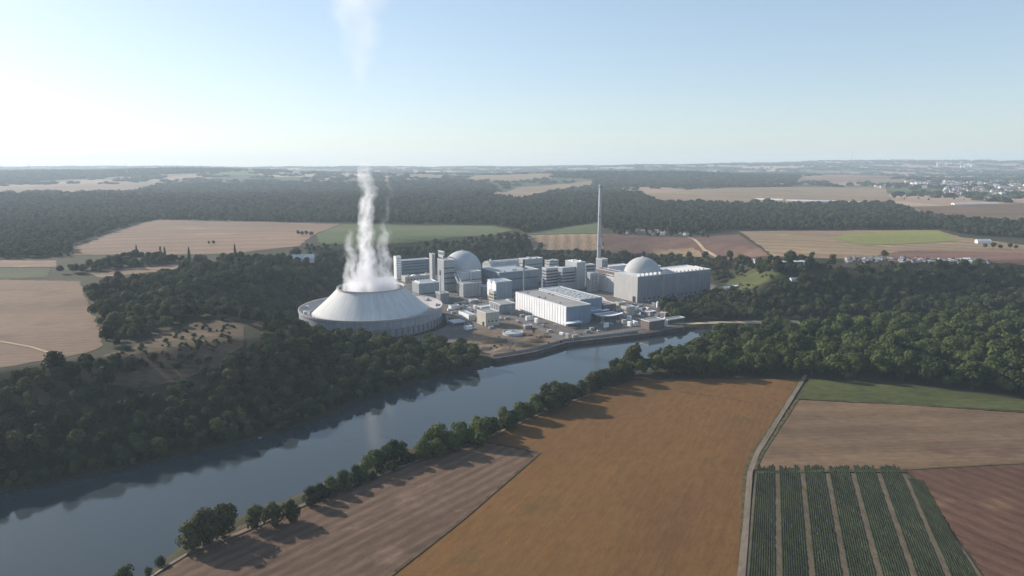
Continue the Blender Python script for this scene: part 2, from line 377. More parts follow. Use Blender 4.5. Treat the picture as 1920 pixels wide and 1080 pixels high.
fields = [
 ('field', 'big pink brown stubble field at the left edge', 'bigleft', [(-500,560),(-200,520),(0,525),(150,528),(165,560),(178,600),(192,636),(182,655),(130,668),(0,690),(-300,700)], 0),
 ('field', 'dark green strip above the big left field', 'dgreen', [(-400,500),(0,503),(95,503),(88,521),(0,524),(-300,522)], 0),
 ('field', 'thin pale field left of the hedge strip', 'pink', [(-400,482),(0,488),(105,489),(108,501),(0,501),(-400,498)], 0),
 ('field', 'long pale brown field behind the poplars', 'pink', [(132,466),(200,440),(270,417),(300,413),(430,416),(640,420),(590,440),(560,462),(430,476),(300,478),(140,478)], 0),
 ('field', 'narrow tan field inside the left wood', 'pink', [(165,514),(250,503),(335,495),(338,506),(250,514),(190,521)], 0),
 ('field', 'green field behind the cooling tower steam', 'green', [(592,440),(642,421),(925,424),(962,432),(925,441),(800,452),(700,461),(600,458)], 0),
 ('field', 'small green field left of the tall chimney', 'green', [(985,440),(1060,427),(1122,417),(1125,438),(985,440.5)], 0),
 ('field', 'pink striped field left of the tall chimney', 'stripe', [(988,441.5),(1125,439),(1132,470),(1000,468)], 0),
 ('field', 'dull brown field right of the tall chimney', 'brown', [(1126,438),(1290,446),(1385,440),(1445,482),(1332,482),(1236,474),(1134,474)], 0),
 ('field', 'pale field patch behind the right reactor dome', 'tan', [(1218,467),(1298,465),(1330,483),(1236,480)], 1),
 ('field', 'broad tan field on the right plateau', 'tan', [(1386,434),(1560,433),(1760,432),(1800,445),(1920,460),(2300,480),(2300,520),(1920,497),(1850,492),(1600,486),(1450,483)], 0),
 ('field', 'yellow green crop strip on the right plateau', 'yellow', [(1590,440),(1660,434),(1760,432.5),(1797,452),(1700,458),(1620,460),(1560,448)], 1),
 ('field', 'red brown field beyond the allotment gardens', 'red', [(1645,480),(1700,470),(1920,474),(2300,480),(2300,506),(1920,499),(1780,488)], 1),
 ('field', 'far tan field behind the right wood band', 'tan', [(1205,364),(1300,355),(1430,352),(1660,352),(1672,378),(1450,383),(1240,378)], 0),
 ('field', 'brown field at the far right behind the trees', 'rose', [(1700,388),(1920,381),(2300,380),(2300,425),(1920,419),(1800,411)], 0),
 ('field', 'small far tan clearing above the central wood', 'tan', [(925,366),(970,352),(1050,346),(1110,340),(1110,350),(1030,360),(975,372)], 0),
 ('field', 'far pale field on the left skyline', 'pink', [(-400,356),(0,350),(120,345),(230,346),(295,353),(250,361),(0,361),(-400,366)], 0),
 ('field', 'far tan field on the centre skyline', 'tan', [(900,329),(1030,326),(1035,335),(940,341),(860,338)], 0),
 ('field', 'far pink field near the hazy village', 'pink', [(1480,333),(1560,328),(1640,330),(1700,333),(1600,341),(1500,341)], 0),
 ('field', 'dry meadow dotted with bushes on the left hill', 'meadow', [(186,700),(200,664),(250,650),(330,612),(400,600),(458,608),(456,650),(410,690),(335,716),(255,728),(205,722)], 0),
]
for nm, lb, mk, px, k in fields:
    patch(nm, lb, 'field', px, FM[mk], 0.25+0.5*k, wob=2.5 if min(p_[1] for p_ in px) > 400 else 0)
# flat land on the near side of the river
def W(px, py): return P(px, py, 0)
patch('field', 'large ochre field on the near river bank', 'field', None, FM['orange'], 0.25, wob=0.7, world_pts=
      [W(1508,712), W(1416,852), W(1402,885), W(1392,1080), P(1380,1400), P(200,1500), W(735,1080), W(862,978), W(1012,850), W(905,828), W(960,796), W(1020,768), W(1108,738), W(1190,714), W(1300,711)])
patch('field', 'ploughed brown field beside the river at the bottom left', 'field', None, FM['plough'], 0.25, wob=0.7, world_pts=
      [W(903,829), W(1010,851), W(858,980), W(731,1080), P(196,1500), (-200, 40), (-140, 200), W(300,1078), W(345,1040), W(470,978), W(600,935), W(760,868)])
patch('field', 'rough grass strip along the right flood wood', 'field', None, FM['grass'], 0.25, wob=0.7, world_pts=
      [W(1516,712), W(1700,722), W(1930,752), W(2300,790), W(2300,840), W(1930,772), W(1700,757), W(1494,747)])
patch('field', 'smooth rose brown field right of the farm track', 'field', None, FM['rose'], 0.25, wob=0.7, world_pts=
      [W(1491,750), W(1700,760), W(1930,776), W(2300,845), W(2300,960), W(1930,868), W(1700,880), W(1423,884), W(1424,852)])
patch('field', 'dark red ploughed field at the bottom right', 'field', None, FM['dred'], 0.25, wob=0.7, world_pts=
      [W(1930,870), W(2400,990), P(2400,1500), P(2060,1500), W(1846,1080), W(1776,980), W(1725,905), W(1700,882)])
patch('field', 'earth bed under the vegetable rows', 'field', None, fieldmat('bed_soil', (.12,.095,.07), (.15,.12,.09), 90, 0, 0, .03), 0.25,
      [W(1416,888), W(1694,888), W(1720,905), W(1771,980), W(1841,1080), P(2050,1500), P(1385,1500), W(1396,1080), W(1406,980)])
ribbon('farm_track', 'straight pale gravel track between ochre and rose fields', 'track', [('w',*W(1511,704)), ('w',*W(1420,850)), ('w',*W(1406,886)), ('w',*W(1399,980)), ('w',*W(1390,1080)), ('w',*P(1370,1500))], 3.2, FM['gravel'], 0.6)
ribbon('farm_track', 'narrow earth track at the corner of the ochre field', 'track', [('w',*W(903,828)), ('w',*W(960,836)), ('w',*W(1012,850)), ('w',*W(862,979)), ('w',*W(733,1080)), ('w',*P(198,1500))], 1.8, FM['meadow'], 0.6)
ribbon('farm_track', 'pale sandy track curving across the left field', 'track', [(-200,618),(0,641),(60,652),(122,672)], 2.6, FM['sand'], 0.6)
ribbon('farm_track', 'dirt track beyond the right reactor dome', 'track', [(1290,446),(1320,470),(1345,484)], 5, FM['sand'], 1.6)
ribbon('farm_track', 'pale track between river bank trees and ploughed field', 'track', [('w',*W(270,1085)), ('w',*W(345,1043)), ('w',*W(440,1005)), ('w',*W(560,952)), ('w',*W(780,866)), ('w',*W(905,826)), ('w',*W(1010,778)), ('w',*W(1105,741))], 2.6, FM['gravel'], 0.7)
for lb, pp, w_ in [('grassy verge between ochre field and farm track', [(1503,712),(1411,852),(1397,885),(1387,1080)], 1.8), ('weedy verge right of the farm track', [(1497,748),(1430,850),(1415,882)], 1.6),
                   ('weedy margin below the rough grass strip', [(1494,748),(1700,759),(1930,774),(2200,800)], 2.4), ('weedy margin above the dark red field', [(1700,881),(1930,869),(2300,955)], 1.4), ('weedy headland above the vegetable rows', [(1418,887),(1560,884),(1698,884)], 3.0)]:
    ribbon('grass_verge', lb, 'verge', [('w', *W(*q)) for q in pp], w_, FM['verge'], 0.5)
for lb, pp, w_ in [('faint dark wheel track crossing the top of the ochre field', [(1275,735),(1370,748),(1462,770)], 2.2)]:
    ribbon('wheel_track', lb, 'wheel track', [('w', *W(*q)) for q in pp], w_, FM['otrack'], 0.42)
# vegetable beds: ridged rows, seven beds divided by paths
g_row = fieldmat('leafy_rows', (.032, .042, .024), (.05, .062, .034), 90, 0, 0, .05, None, 0.4)
bl0 = [1406,1458,1512,1567,1622,1678,1734,1778]; bl1 = [1397,1460,1521,1585,1648,1712,1777,1836]
v = []; f = []; rr = random.Random(3)
for k in range(7):
    A0 = Vector(W(bl0[k], 980)); A1 = Vector(W(bl1[k], 1080)); B0 = Vector(W(bl0[k+1], 980)); B1 = Vector(W(bl1[k+1], 1080))
    def lin(A, B, y): t = (y-B.y)/(A.y-B.y); return B.x+(A.x-B.x)*t
    for r_ in range(11):
        u = 0.09+0.82*(r_+0.5)/11; y = 200.0
        last = None
        yend = (398 if k < 6 else 380)-rr.uniform(0, 5)
        while y <= yend:
            xa, xb = lin(A0, A1, y), lin(B0, B1, y); x = xa+(xb-xa)*u; hw = abs(xb-xa)*0.82/11*0.33*rr.uniform(.8, 1.15); h = rr.uniform(.22, .42)*(1 if rr.random() > .03 else .3)
            n = len(v); v += [(x-hw, y, .3), (x-hw*.5, y, .3+h), (x+hw*.5, y, .3+h), (x+hw, y, .3)]
            if last is not None: f += [(last+i, last+i+1, n+i+1, n+i) for i in range(3)]
            last = n; y += rr.uniform(1.4, 2.6)
tag(mesh_obj('vegetable_rows', v, f, g_row), 'long dark green crop rows in beds at the bottom right', 'crop rows', kind='stuff')
# plant yard, roads and bare ground
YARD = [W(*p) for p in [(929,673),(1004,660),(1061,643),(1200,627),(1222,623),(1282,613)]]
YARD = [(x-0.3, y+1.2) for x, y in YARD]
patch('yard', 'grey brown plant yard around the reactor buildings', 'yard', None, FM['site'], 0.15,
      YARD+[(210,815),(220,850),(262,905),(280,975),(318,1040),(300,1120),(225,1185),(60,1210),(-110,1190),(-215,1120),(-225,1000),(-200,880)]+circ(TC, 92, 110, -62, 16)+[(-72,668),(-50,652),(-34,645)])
patch('yard', 'bare brown earth mounds between tower and quay', 'yard', None, FM['dirt'], 0.32, [W(*p) for p in
      [(930,672),(1003,659),(1045,646),(1060,632),(1035,618),(990,608),(960,604),(905,612),(885,625),(870,640),(880,662)]], wob=1.5)
ribbon('site_road', 'road along the foot of the white hall', 'road', [('w',*W(*p)) for p in [(1062,640),(1040,632),(1000,612),(965,596),(930,578),(890,566),(850,560)]], 9, FM['road'], 0.45)
ribbon('site_road', 'quayside road in front of the white hall', 'road', [('w',*W(*p)) for p in [(1010,652),(1065,637),(1130,627),(1200,617),(1250,606)]], 11, FM['road'], 0.5)
ribbon('site_road', 'road between the halls and the right reactor', 'road', [('w',*W(*p)) for p in [(1200,616),(1170,598),(1150,580),(1160,570),(1215,572),(1250,590)]], 7, FM['road'], 0.55)
ribbon('bank_road', 'pale road on the far bank leading out to the right', 'road', [(1255,607),(1300,607.5),(1350,605),(1430,604),(1500,605)], 8, FM['sand'], 0.6)
patch('lawn', 'bright green mound right of the turbine hall', 'lawn', [(1345,540),(1375,520),(1415,504),(1455,507),(1480,518),(1440,532),(1400,545),(1360,552)], FM['grass'], 0.3)
# quay wall
v = []; f = []
qp = [Vector(p) for p in QUAY]
for i, p in enumerate(qp):
    d = (qp[min(i+1, 5)]-qp[max(i-1, 0)]).normalized(); n = Vector((-d.y, d.x)); a = p-n*0.8; b_ = p+n*1.6
    v += [(a.x, a.y, WZ-3), (a.x, a.y, 0.5), (b_.x, b_.y, 0.5), (b_.x, b_.y, -1.5)]
for i in range(5): f += [(4*i+k, 4*i+4+k, 4*i+5+k, 4*i+1+k) for k in range(3)]
q = mesh_obj('quay_wall', v, f, plain('rusty_sheet_piles', (.10, .075, .07), .9, .3, .15, streak=.3, seam=(3, 50))); tag(q, 'dark rusty quay wall between yard and river', 'wall')

# ------------------------------------------------------------------ trees
def leafmat(name, c1, c2, c3):
    c1, c2, c3 = [tuple(v*.96 for v in q) for q in (c1, c2, c3)]
    m, g, b = newmat(name); oi = g.n('ShaderNodeObjectInfo').outputs['Random']; tc = g.n('ShaderNodeTexCoord').outputs['Object']
    col = g.cramp(oi, [(0, tuple(q*.55 for q in c1)), (.25, c1), (.5, tuple(q*1.15 for q in c2)), (.62, tuple(q*.7 for q in c1)), (.82, tuple(q*1.2 for q in c3)), (1, tuple(q*1.5 for q in c2))])
    pos = g.n('ShaderNodeNewGeometry').outputs['Position']
    col = g.mix(g.ramp(g.noise(pos, 0.012, 3), ((.4, .65), (0, .55))), col, c3)
    o = g.n('ShaderNodeVectorMath', operation='SCALE'); g.L.new(col, o.inputs[0]); g.L.new(g.ramp(g.noise(tc, .9, 2), ((.3, .7), (.65, 1.35))), o.inputs[3])
    tl = g.n('ShaderNodeBsdfTranslucent'); g.L.new(o.outputs[0], tl.inputs[0]); mx = g.n('ShaderNodeMixShader'); mx.inputs[0].default_value = .28
    g.L.new(b.outputs[0], mx.inputs[1]); g.L.new(tl.outputs[0], mx.inputs[2]); g.L.new(mx.outputs[0], m.node_tree.nodes['Material Output'].inputs[0])
    g.L.new(o.outputs[0], b.inputs['Base Color']); b.inputs['Roughness'].default_value = .8; b.inputs['Specular IOR Level'].default_value = .12
    return m
M_leaf = leafmat('foliage', (.040, .056, .024), (.064, .084, .030), (.085, .078, .036))
M_leaf2 = leafmat('flood_foliage', (.046, .066, .024), (.074, .096, .030), (.10, .112, .036))
M_rust = leafmat('autumn_foliage', (.10, .06, .035), (.12, .075, .04), (.08, .06, .03))
M_bark = plain('bark', (.09, .07, .055), .95, .3, 1.0)
def crown_mesh(name, seed, h, w, lobes, nq, q, mat_, base=0.22, spire=False, mid=.75):
    """a crown of leaf-sized faces spread over and inside uneven lobes"""
    r = np.random.default_rng(seed); L = []
    for i in range(lobes):
        a = r.uniform(0, 6.28); t = i/max(1, lobes-1)
        zc = h*(base+0.16+(0.80-base-0.16)*t+r.uniform(-.05, .05)); rad = (1-abs(2*t-mid)**2*0.45)*w*0.5
        off = rad*r.uniform(.25, .62)*(0.35 if t > .85 else 1); s = rad*r.uniform(.48, .7)
        if spire: off *= .25; s = w*.5*r.uniform(.8, 1)*(1-.55*t)
        L.append((off*math.cos(a), off*math.sin(a), zc, s, s*r.uniform(.75, 1.0)*(1.6 if spire else 1)))
    L = np.array(L); pick = r.choice(len(L), nq, p=L[:, 3]**2/np.sum(L[:, 3]**2)); c = L[pick]
    d = r.normal(size=(nq, 3)); d /= np.linalg.norm(d, axis=1)[:, None]; d[:, 2] = np.where((d[:, 2] < -.35) & (r.random(nq) < .6), -d[:, 2], d[:, 2])
    rad = r.uniform(.72, 1.06, nq)**.7; rad = np.where(r.random(nq) < .18, r.uniform(.3, .8, nq), rad)
    ctr = np.stack([c[:, 0]+d[:, 0]*c[:, 3]*rad, c[:, 1]+d[:, 1]*c[:, 3]*rad, c[:, 2]+d[:, 2]*c[:, 4]*rad], 1)
    nrm = d+r.normal(size=(nq, 3))*.32; nrm /= np.linalg.norm(nrm, axis=1)[:, None]
    u = np.cross(nrm, r.normal(size=(nq, 3))); u /= np.linalg.norm(u, axis=1)[:, None]; w_ = np.cross(nrm, u)
    s = q*r.uniform(.55, 1.25, nq)[:, None]; s2 = s*r.uniform(.6, 1, nq)[:, None]
    bend = nrm*s*.25
    V = np.stack([ctr-u*s-w_*s2*.5, ctr-w_*s2+u*s*.6-bend, ctr+u*s+w_*s2*.4, ctr+w_*s2-u*s*.5-bend], 1).reshape(-1, 3)
    me = bpy.data.meshes.new(name); me.vertices.add(len(V)); me.vertices.foreach_set('co', V.ravel())
    me.loops.add(nq*4); me.loops.foreach_set('vertex_index', np.arange(nq*4, dtype=np.int32)); me.polygons.add(nq)
    me.polygons.foreach_set('loop_start', np.arange(0, nq*4, 4, dtype=np.int32)); me.materials.append(mat_); me.update(calc_edges=True)
    return me
def trunk_mesh(name, seed, h, r0):
    rr = random.Random(seed); mb = MB(); p = Vector((0, 0, -1.5)); q = Vector((rr.uniform(-.3, .3), rr.uniform(-.3, .3), h*.4))
    mb.tube(p, q, r0, 7, r0*.6); t = q
    for k in range(4):
        a = k*1.57+rr.uniform(-.4, .4); s = p.lerp(q, rr.uniform(.6, 1)); mb.tube(s, s+Vector((math.cos(a)*h*.16, math.sin(a)*h*.16, h*.26)), r0*.35, 5, r0*.1)
    mb.tube(q, (q.x, q.y, h*.78), r0*.55, 6, r0*.12)
    me = bpy.data.meshes.new(name); me.from_pydata(mb.v, [], mb.f); me.materials.append(M_bark); return me
PROTO = []      # unit trees about 14 m high
for s, h, w, lo in [(1, 14, 11, 9), (2, 16, 10, 10), (3, 13, 13, 11), (4, 15, 9, 8), (5, 12, 10, 8), (6, 17, 12, 12)]:
    PROTO.append((crown_mesh('crown', s, h, w, lo, 1100, .62, M_leaf), trunk_mesh('trunk', s, h, .38)))
FLOOD = []
for s, h, w, lo in [(21, 16, 12, 11), (22, 17, 10, 9), (23, 14, 13, 11), (24, 18, 11, 10)]:
    FLOOD.append((crown_mesh('crown', s, h, w, lo, 1200, .62, M_leaf2), trunk_mesh('trunk', s, h, .4)))
BUSH = [(crown_mesh('crown', 40+s, 3.6, 4.6, 5, 260, .38, M_leaf, base=-.05), trunk_mesh('trunk', 40+s, 3, .12)) for s in range(3)]
POP = [(crown_mesh('crown', 50+s, 24, 5.2, 9, 900, .6, M_leaf, base=.02, spire=True), trunk_mesh('trunk', 50+s, 22, .4)) for s in range(2)]
HEDGE = [(crown_mesh('crown', 30+s, 11+s, 11+s, 10, 1100, .6, M_leaf2 if s % 2 else M_leaf, base=-.02, mid=1.15), trunk_mesh('trunk', 30+s, 11, .3)) for s in range(4)]
RUST = [(crown_mesh('crown', 60, 13, 13, 10, 1000, .62, M_rust), trunk_mesh('trunk', 60, 13, .4))]
FARM = [crown_mesh('crown', 70+s, 13, 13, 8, 170, 1.5, M_leaf, base=.0) for s in range(4)]
FARM2 = [crown_mesh('crown', 80+s, 14, 26, 14, 260, 2.4, M_leaf, base=-.05) for s in range(3)]
def tree(name, pr, x, y, s, label, group=None, cat='tree', rz=None, sink=0.3, sz=None):
    e = empty(name, (x, y, float(gz(x, y))-sink), random.uniform(0, 6.28) if rz is None else rz); e.scale = (s, s, sz or s)
    for nm, me in zip(('crown', 'trunk'), pr):
        o = bpy.data.objects.new(nm, me); C.objects.link(o); o.parent = e
    return tag(e, label, cat, group)
# what grows where, outlined in the photograph
WOODS = {
 'left_bank': [(-600,725),(0,722),(60,712),(125,690),(185,690),(212,738),(262,746),(330,734),(400,708),(458,680),(490,630),(560,602),(590,604),(640,626),(700,644),(760,655),(820,655),(860,648),(885,655),(905,676),(925,688),(900,730),(760,800),(560,880),(430,930),(200,1000),(0,1060),(-600,1300)],
 'hill': [(160,550),(215,536),(300,524),(350,512),(352,497),(440,492),(560,486),(650,482),(660,545),(600,568),(556,582),(585,596),(480,612),(450,608),(400,596),(330,608),(250,645),(205,655),(192,640),(178,600),(165,560)],
 'strip': [(90,517),(130,511),(210,490),(260,488),(345,490),(345,495),(250,504),(165,514),(160,523),(95,524)],
 'band': [(-600,372),(0,366),(240,364),(300,347),(640,345),(850,338),(930,350),(922,367),(975,374),(1035,362),(1112,350),(1205,366),(1240,380),(1450,385),(1670,381),(1720,400),(1800,413),(1920,421),(2400,430),(2400,452),(1920,447),(1800,440),(1762,430),(1640,431),(1450,432),(1384,432),(1290,440),(1130,430),(1122,415),(1060,425),(985,438),(962,430),(925,422),(640,418),(430,414),(300,411),(270,415),(200,438),(130,464),(130,480),(0,486),(-600,480)],
 'behind': [(655,476),(760,470),(850,458),(930,447),(985,445),(990,462),(1000,475),(1120,478),(1236,483),(1330,489),(1440,489),(1500,494),(1560,497),(1560,508),(1480,516),(1400,510),(1360,528),(1338,530),(1300,508),(1200,506),(1130,504),(1000,500),(900,494),(800,492),(740,494),(655,498)],
 'slope': [(1232,588),(1238,575),(1290,566),(1340,548),(1370,556),(1440,545),(1485,538),(1500,532),(1580,511),(1640,512),(1850,507),(2400,518),(2400,600),(1920,588),(1700,592),(1500,600),(1300,602),(1262,600)],
 'flood': [(1262,668),(1285,650),(1325,630),(1500,616),(1920,588),(2400,580),(2400,800),(1925,745),(1700,718),(1512,706),(1400,706),(1300,708),(1190,710),(1110,730),(1095,728),(1190,695)],
 'ridge': [(1030,333),(1100,322),(1200,314),(1350,312),(1480,320),(1500,332),(1480,350),(1300,352),(1180,350),(1115,350),(1112,336)],
 'lridge': [(-600,345),(0,345),(100,338),(240,330),(430,322),(430,312),(0,316),(-600,330)],
}
def scatter(x0, x1, y0, y1, step, rs):
    X, Y = np.meshgrid(np.arange(x0, x1, step), np.arange(y0, y1, step)); X = X.ravel()+rs.uniform(-.46, .46, X.size)*step; Y = Y.ravel()+rs.uniform(-.46, .46, Y.size)*step
    k = np.abs(X) < 0.98*Y+150; return X[k], Y[k]
rs = np.random.default_rng(11)
def in_wood(X, Y, names):
    Z = gz(X, Y); px, py = proj(X, Y, Z); k = np.zeros(X.shape, bool)
    for n_ in names: k |= inside(px, py, WOODS[n_])
    sr = seg_dist(X, Y, RIVER, True); k &= ~((inside(X, Y, RIVER)) | (sr < 2.0)) & (np.hypot(X-TC[0], Y-TC[1]) > 92)
    return X[k], Y[k], Z[k]
near = []
for (ya, yb, st, names) in [(200, 900, 9.0, ['left_bank', 'hill', 'flood', 'slope']), (900, 1750, 10.5, ['hill', 'strip', 'behind', 'slope', 'band', 'left_bank'])]:
    X, Y = scatter(-1700, 1900, ya, yb, st, rs); X, Y, Z = in_wood(X, Y, names)
    _, py = proj(X, Y, Z); near.append(np.stack([X, Y, Z], 1))
near = np.concatenate(near)
px, py = proj(near[:, 0], near[:, 1], near[:, 2])
isflood = inside(px, py, WOODS['flood']); isleft = inside(px, py, WOODS['left_bank']); ishill = inside(px, py, WOODS['hill'])
thin = (rs.random(len(near)) < .22) & ishill & (py > 560)          # gaps in the lower hill wood
near, isflood, isleft, ishill, px, py = [a[~thin] for a in (near, isflood, isleft, ishill, px, py)]
scl = (.55+.75*rs.random(len(near))**1.3)*np.where(isflood, 1.15+.20*smooth((px-1450)/300), 1.0)*np.where(rs.random(len(near)) < .05, 1.25, 1)
# the nearest trees in the picture stand as trees of their own
vis = (px > -10) & (px < 1930) & (py < 1075)
dist = np.hypot(near[:, 0], near[:, 1]); order = np.argsort(np.where(vis, dist/scl, 1e9)); solo = set(order[:235].tolist())
REST = []
for i in range(len(near)):
    x, y, z = near[i]
    if i in solo:
        pr = FLOOD if isflood[i] else PROTO; k = int(rs.integers(len(pr)))
        u_, v_ = px[i], float(seg_dist(np.array([x]), np.array([y]), NORTH_SHORE, False)[0])
        if isflood[i]:
            row = 'at the front edge' if py[i] > 695 else ('inside the front' if py[i] > 670 else 'deep inside')
            col = 'by the river bend' if u_ < 1290 else ('behind the ochre field' if u_ < 1510 else ('behind the grass strip' if u_ < 1720 else 'near the right frame edge'))
            lb, gp = f'leafy green tree {row} of the flood wood {col}', 'trees of the right flood wood'
        else:
            row = 'at the water edge' if v_ < 14 else ('low on the slope' if v_ < 45 else 'high on the slope')
            col = 'far left below the stubble field' if u_ < 200 else ('below the dry meadow' if u_ < 460 else ('left of the cooling tower' if u_ < 600 else 'in front of the cooling tower'))
            lb, gp = f'dark leafy tree {row}, {col}', 'trees of the left river slope'
        tree('broadleaf_tree', pr[k], x, y, float(scl[i]), lb, gp)
    else: REST.append((x, y, z, scl[i], scl[i], (6+int(rs.integers(4))) if isflood[i] else int(rs.integers(6))))
def instancer(name, label, cat, pts, meshes, extra=None):
    """one object of countless trees: points that carry a tree mesh each"""
    a = np.array(pts); me = bpy.data.meshes.new(name); me.vertices.add(len(a)); me.vertices.foreach_set('co', a[:, :3].astype(np.float32).ravel())
    at = me.attributes.new('rot', 'FLOAT_VECTOR', 'POINT'); r_ = np.zeros((len(a), 3), np.float32); r_[:, 2] = rs.uniform(0, 6.28, len(a)); at.data.foreach_set('vector', r_.ravel())
    at = me.attributes.new('scl', 'FLOAT_VECTOR', 'POINT'); at.data.foreach_set('vector', a[:, [3, 3, 4]].astype(np.float32).ravel())
    at = me.attributes.new('idx', 'INT', 'POINT'); at.data.foreach_set('value', a[:, 5].astype(np.int32))
    o = bpy.data.objects.new(name, me); C.objects.link(o)
    ng = bpy.data.node_groups.new(name+'_nodes', 'GeometryNodeTree')
    ng.interface.new_socket('Geometry', in_out='INPUT', socket_type='NodeSocketGeometry'); ng.interface.new_socket('Geometry', in_out='OUTPUT', socket_type='NodeSocketGeometry')
    N = ng.nodes.new; gi = N('NodeGroupInput'); go = N('NodeGroupOutput'); ip = N('GeometryNodeInstanceOnPoints'); jn = N('GeometryNodeJoinGeometry')
    for ob in reversed(meshes):
        oi = N('GeometryNodeObjectInfo'); oi.transform_space = 'ORIGINAL'; oi.inputs['Object'].default_value = ob; oi.inputs['As Instance'].default_value = True
        ng.links.new(oi.outputs['Geometry'], jn.inputs[0])
    def att(nm, ty):
        q = N('GeometryNodeInputNamedAttribute'); q.data_type = ty; q.inputs[0].default_value = nm
        return q.outputs[0]
    ng.links.new(gi.outputs[0], ip.inputs['Points']); ng.links.new(jn.outputs[0], ip.inputs['Instance'])
    ip.inputs['Pick Instance'].default_value = True
    ng.links.new(att('idx', 'INT'), ip.inputs['Instance Index']); ng.links.new(att('rot', 'FLOAT_VECTOR'), ip.inputs['Rotation']); ng.links.new(att('scl', 'FLOAT_VECTOR'), ip.inputs['Scale'])
    ng.links.new(ip.outputs[0], go.inputs[0]); md = o.modifiers.new('trees', 'NODES'); md.node_group = ng
    return tag(o, label, cat, kind='stuff')
# the source trees of the far woods stand in the wood themselves
def anchor(me, px_, py_, s=1.0):
    w_ = {300:'far left end', 390:'left part', 480:'part left of the steam', 570:'part just left of the steam', 1120:'edge right behind the tall chimney', 1190:'ridge right of the chimney', 1260:'ridge farther right of the chimney'}[px_]
    x, y, z = PT(px_, py_); o = bpy.data.objects.new('wood_tree', me); C.objects.link(o); o.location = (x, y, z-.5); o.scale = (s, s, s)
    return tag(o, f'hazy bushy tree in the far wood band, {w_}', 'tree', 'trees standing in the far wood band')
for k_ in range(4):
    p_, q_ = PT(650+22*k_, 752-7*k_)[:2], 0; tree('shore_bush', HEDGE[k_], p_[0], p_[1], .6, ['first', 'second', 'third', 'fourth'][k_]+' wide bush from the left overhanging the left shore below the tower', 'shore bushes')
sh = [Vector(q) for q in NORTH_SHORE[1:10]]
for p_, q_ in zip(sh, sh[1:]):
    for t_ in np.arange(0, 1, 3.6/(q_-p_).length):
        w_ = p_.lerp(q_, t_); n_ = Vector((-(q_-p_).y, (q_-p_).x)).normalized()*rs.uniform(1.0, 9.0); x_, y_ = w_.x+n_.x, w_.y+n_.y
        s_ = rs.uniform(.35, .72); REST.append((x_, y_, float(gz(x_, y_)), s_, s_, 10+int(rs.integers(4))))
src_near = []
for me_, _ in PROTO+FLOOD+HEDGE: src_near.append(next(o for o in C.objects if o.name.startswith('crown') and o.data == me_))
instancer('woodland', 'dense dark broadleaf woodland on the slopes round the plant', 'woodland', [(x, y, z-.3, s, t, k) for x, y, z, s, t, k in REST], src_near)
src_far = [anchor(me_, 300+90*i, 400) for i, me_ in enumerate(FARM)]; src_far2 = [anchor(me_, 1120+70*i, 338) for i, me_ in enumerate(FARM2)]
pts = []
X, Y = scatter(-3600, 3600, 1750, 3300, 13, rs); X, Y, Z = in_wood(X, Y, ['band']); s = .6+.85*rs.random(len(X))**1.6; pts += [(x, y, z-1, q, q*rs.uniform(.85, 1.15), int(rs.integers(4))) for x, y, z, q in zip(X, Y, Z, s)]
X, Y = scatter(-9000, 9000, 3300, 7600, 27, rs); X, Y, Z = in_wood(X, Y, ['band', 'ridge', 'lridge']); s = .65+.8*rs.random(len(X)); pts += [(x, y, z-1, q, q*rs.uniform(.8, 1.2), 4+int(rs.integers(3))) for x, y, z, q in zip(X, Y, Z, s)]
# scattered copses and hedges over the far farmland, kept off the fields
X, Y = scatter(-11000, 11000, 2300, 13000, 60, rs); n1 = lownoise(X*3+500, Y*1.2, 900)+.6*lownoise(X-900, Y*2.5, 500)
k = (n1 > .25); X, Y = X[k], Y[k]; Z = gz(X, Y); qx, qy = proj(X, Y, Z); k = (qy < 384)
for f_ in fields: k &= ~inside(qx, qy, f_[3])
X, Y, Z = X[k], Y[k], Z[k]
pts += [(x, y, z-1, q*(1+y/9000), q*1.0, 4+int(rs.integers(3))) for x, y, z, q in zip(X, Y, Z, rs.uniform(.9, 1.5, len(X)))]
instancer('far_woodland', 'hazy far woods and hedges up to the skyline', 'woodland', pts, src_far+src_far2)
print('TREES', len(REST), len(pts), len(near))
# ------------------------------------------------------------------ building materials
CO = plain('grey_concrete', (.33, .34, .35), .85, .10, .08, streak=.16, seam=(6, 4))
CO2 = plain('pale_concrete', (.44, .44, .44), .85, .10, .08, streak=.14, seam=(5, 5))
CO3 = plain('dark_concrete', (.22, .23, .25), .85, .12, .08, streak=.18, seam=(6, 3.5))
WH = plain('white_cladding', (.82, .82, .83), .6, .05, .1, streak=.08)
BL = plain('blue_grey_cladding', (.20, .25, .32), .55, .07, .05, streak=.1, seam=(6, 60))
BG = plain('beige_render', (.46, .42, .36), .85, .10, .1, streak=.12)
BR = plain('brown_cladding', (.17, .125, .115), .7, .12, .1, streak=.12, seam=(3, 30))
RF = plain('gravel_roof', (.25, .24, .23), .9, .16, .06)
RF2 = plain('felt_roof', (.30, .33, .35), .8, .14, .08, seam=(4, 50))
RFL = plain('pale_roof', (.50, .50, .50), .8, .12, .08)
RFB = plain('tan_gravel_roof', (.27, .255, .24), .95, .12, .04)
EDGE = plain('roof_edge_metal', (.58, .59, .60), .5, .08, .3)
DK = plain('dark_opening', (.035, .04, .05), .4, .1, .3)
GLS = plain('window_glass', (.05, .065, .08), .15, .1, .3, spec=.6)
RED = plain('red_tiles', (.25, .11, .08), .85, .2, .3)
STEEL = plain('galvanised_steel', (.35, .36, .38), .5, .1, .5, metal=.3)
TH = R(31.0); U = Vector((math.cos(TH), math.sin(TH))); VV = Vector((-math.sin(TH), math.cos(TH)))
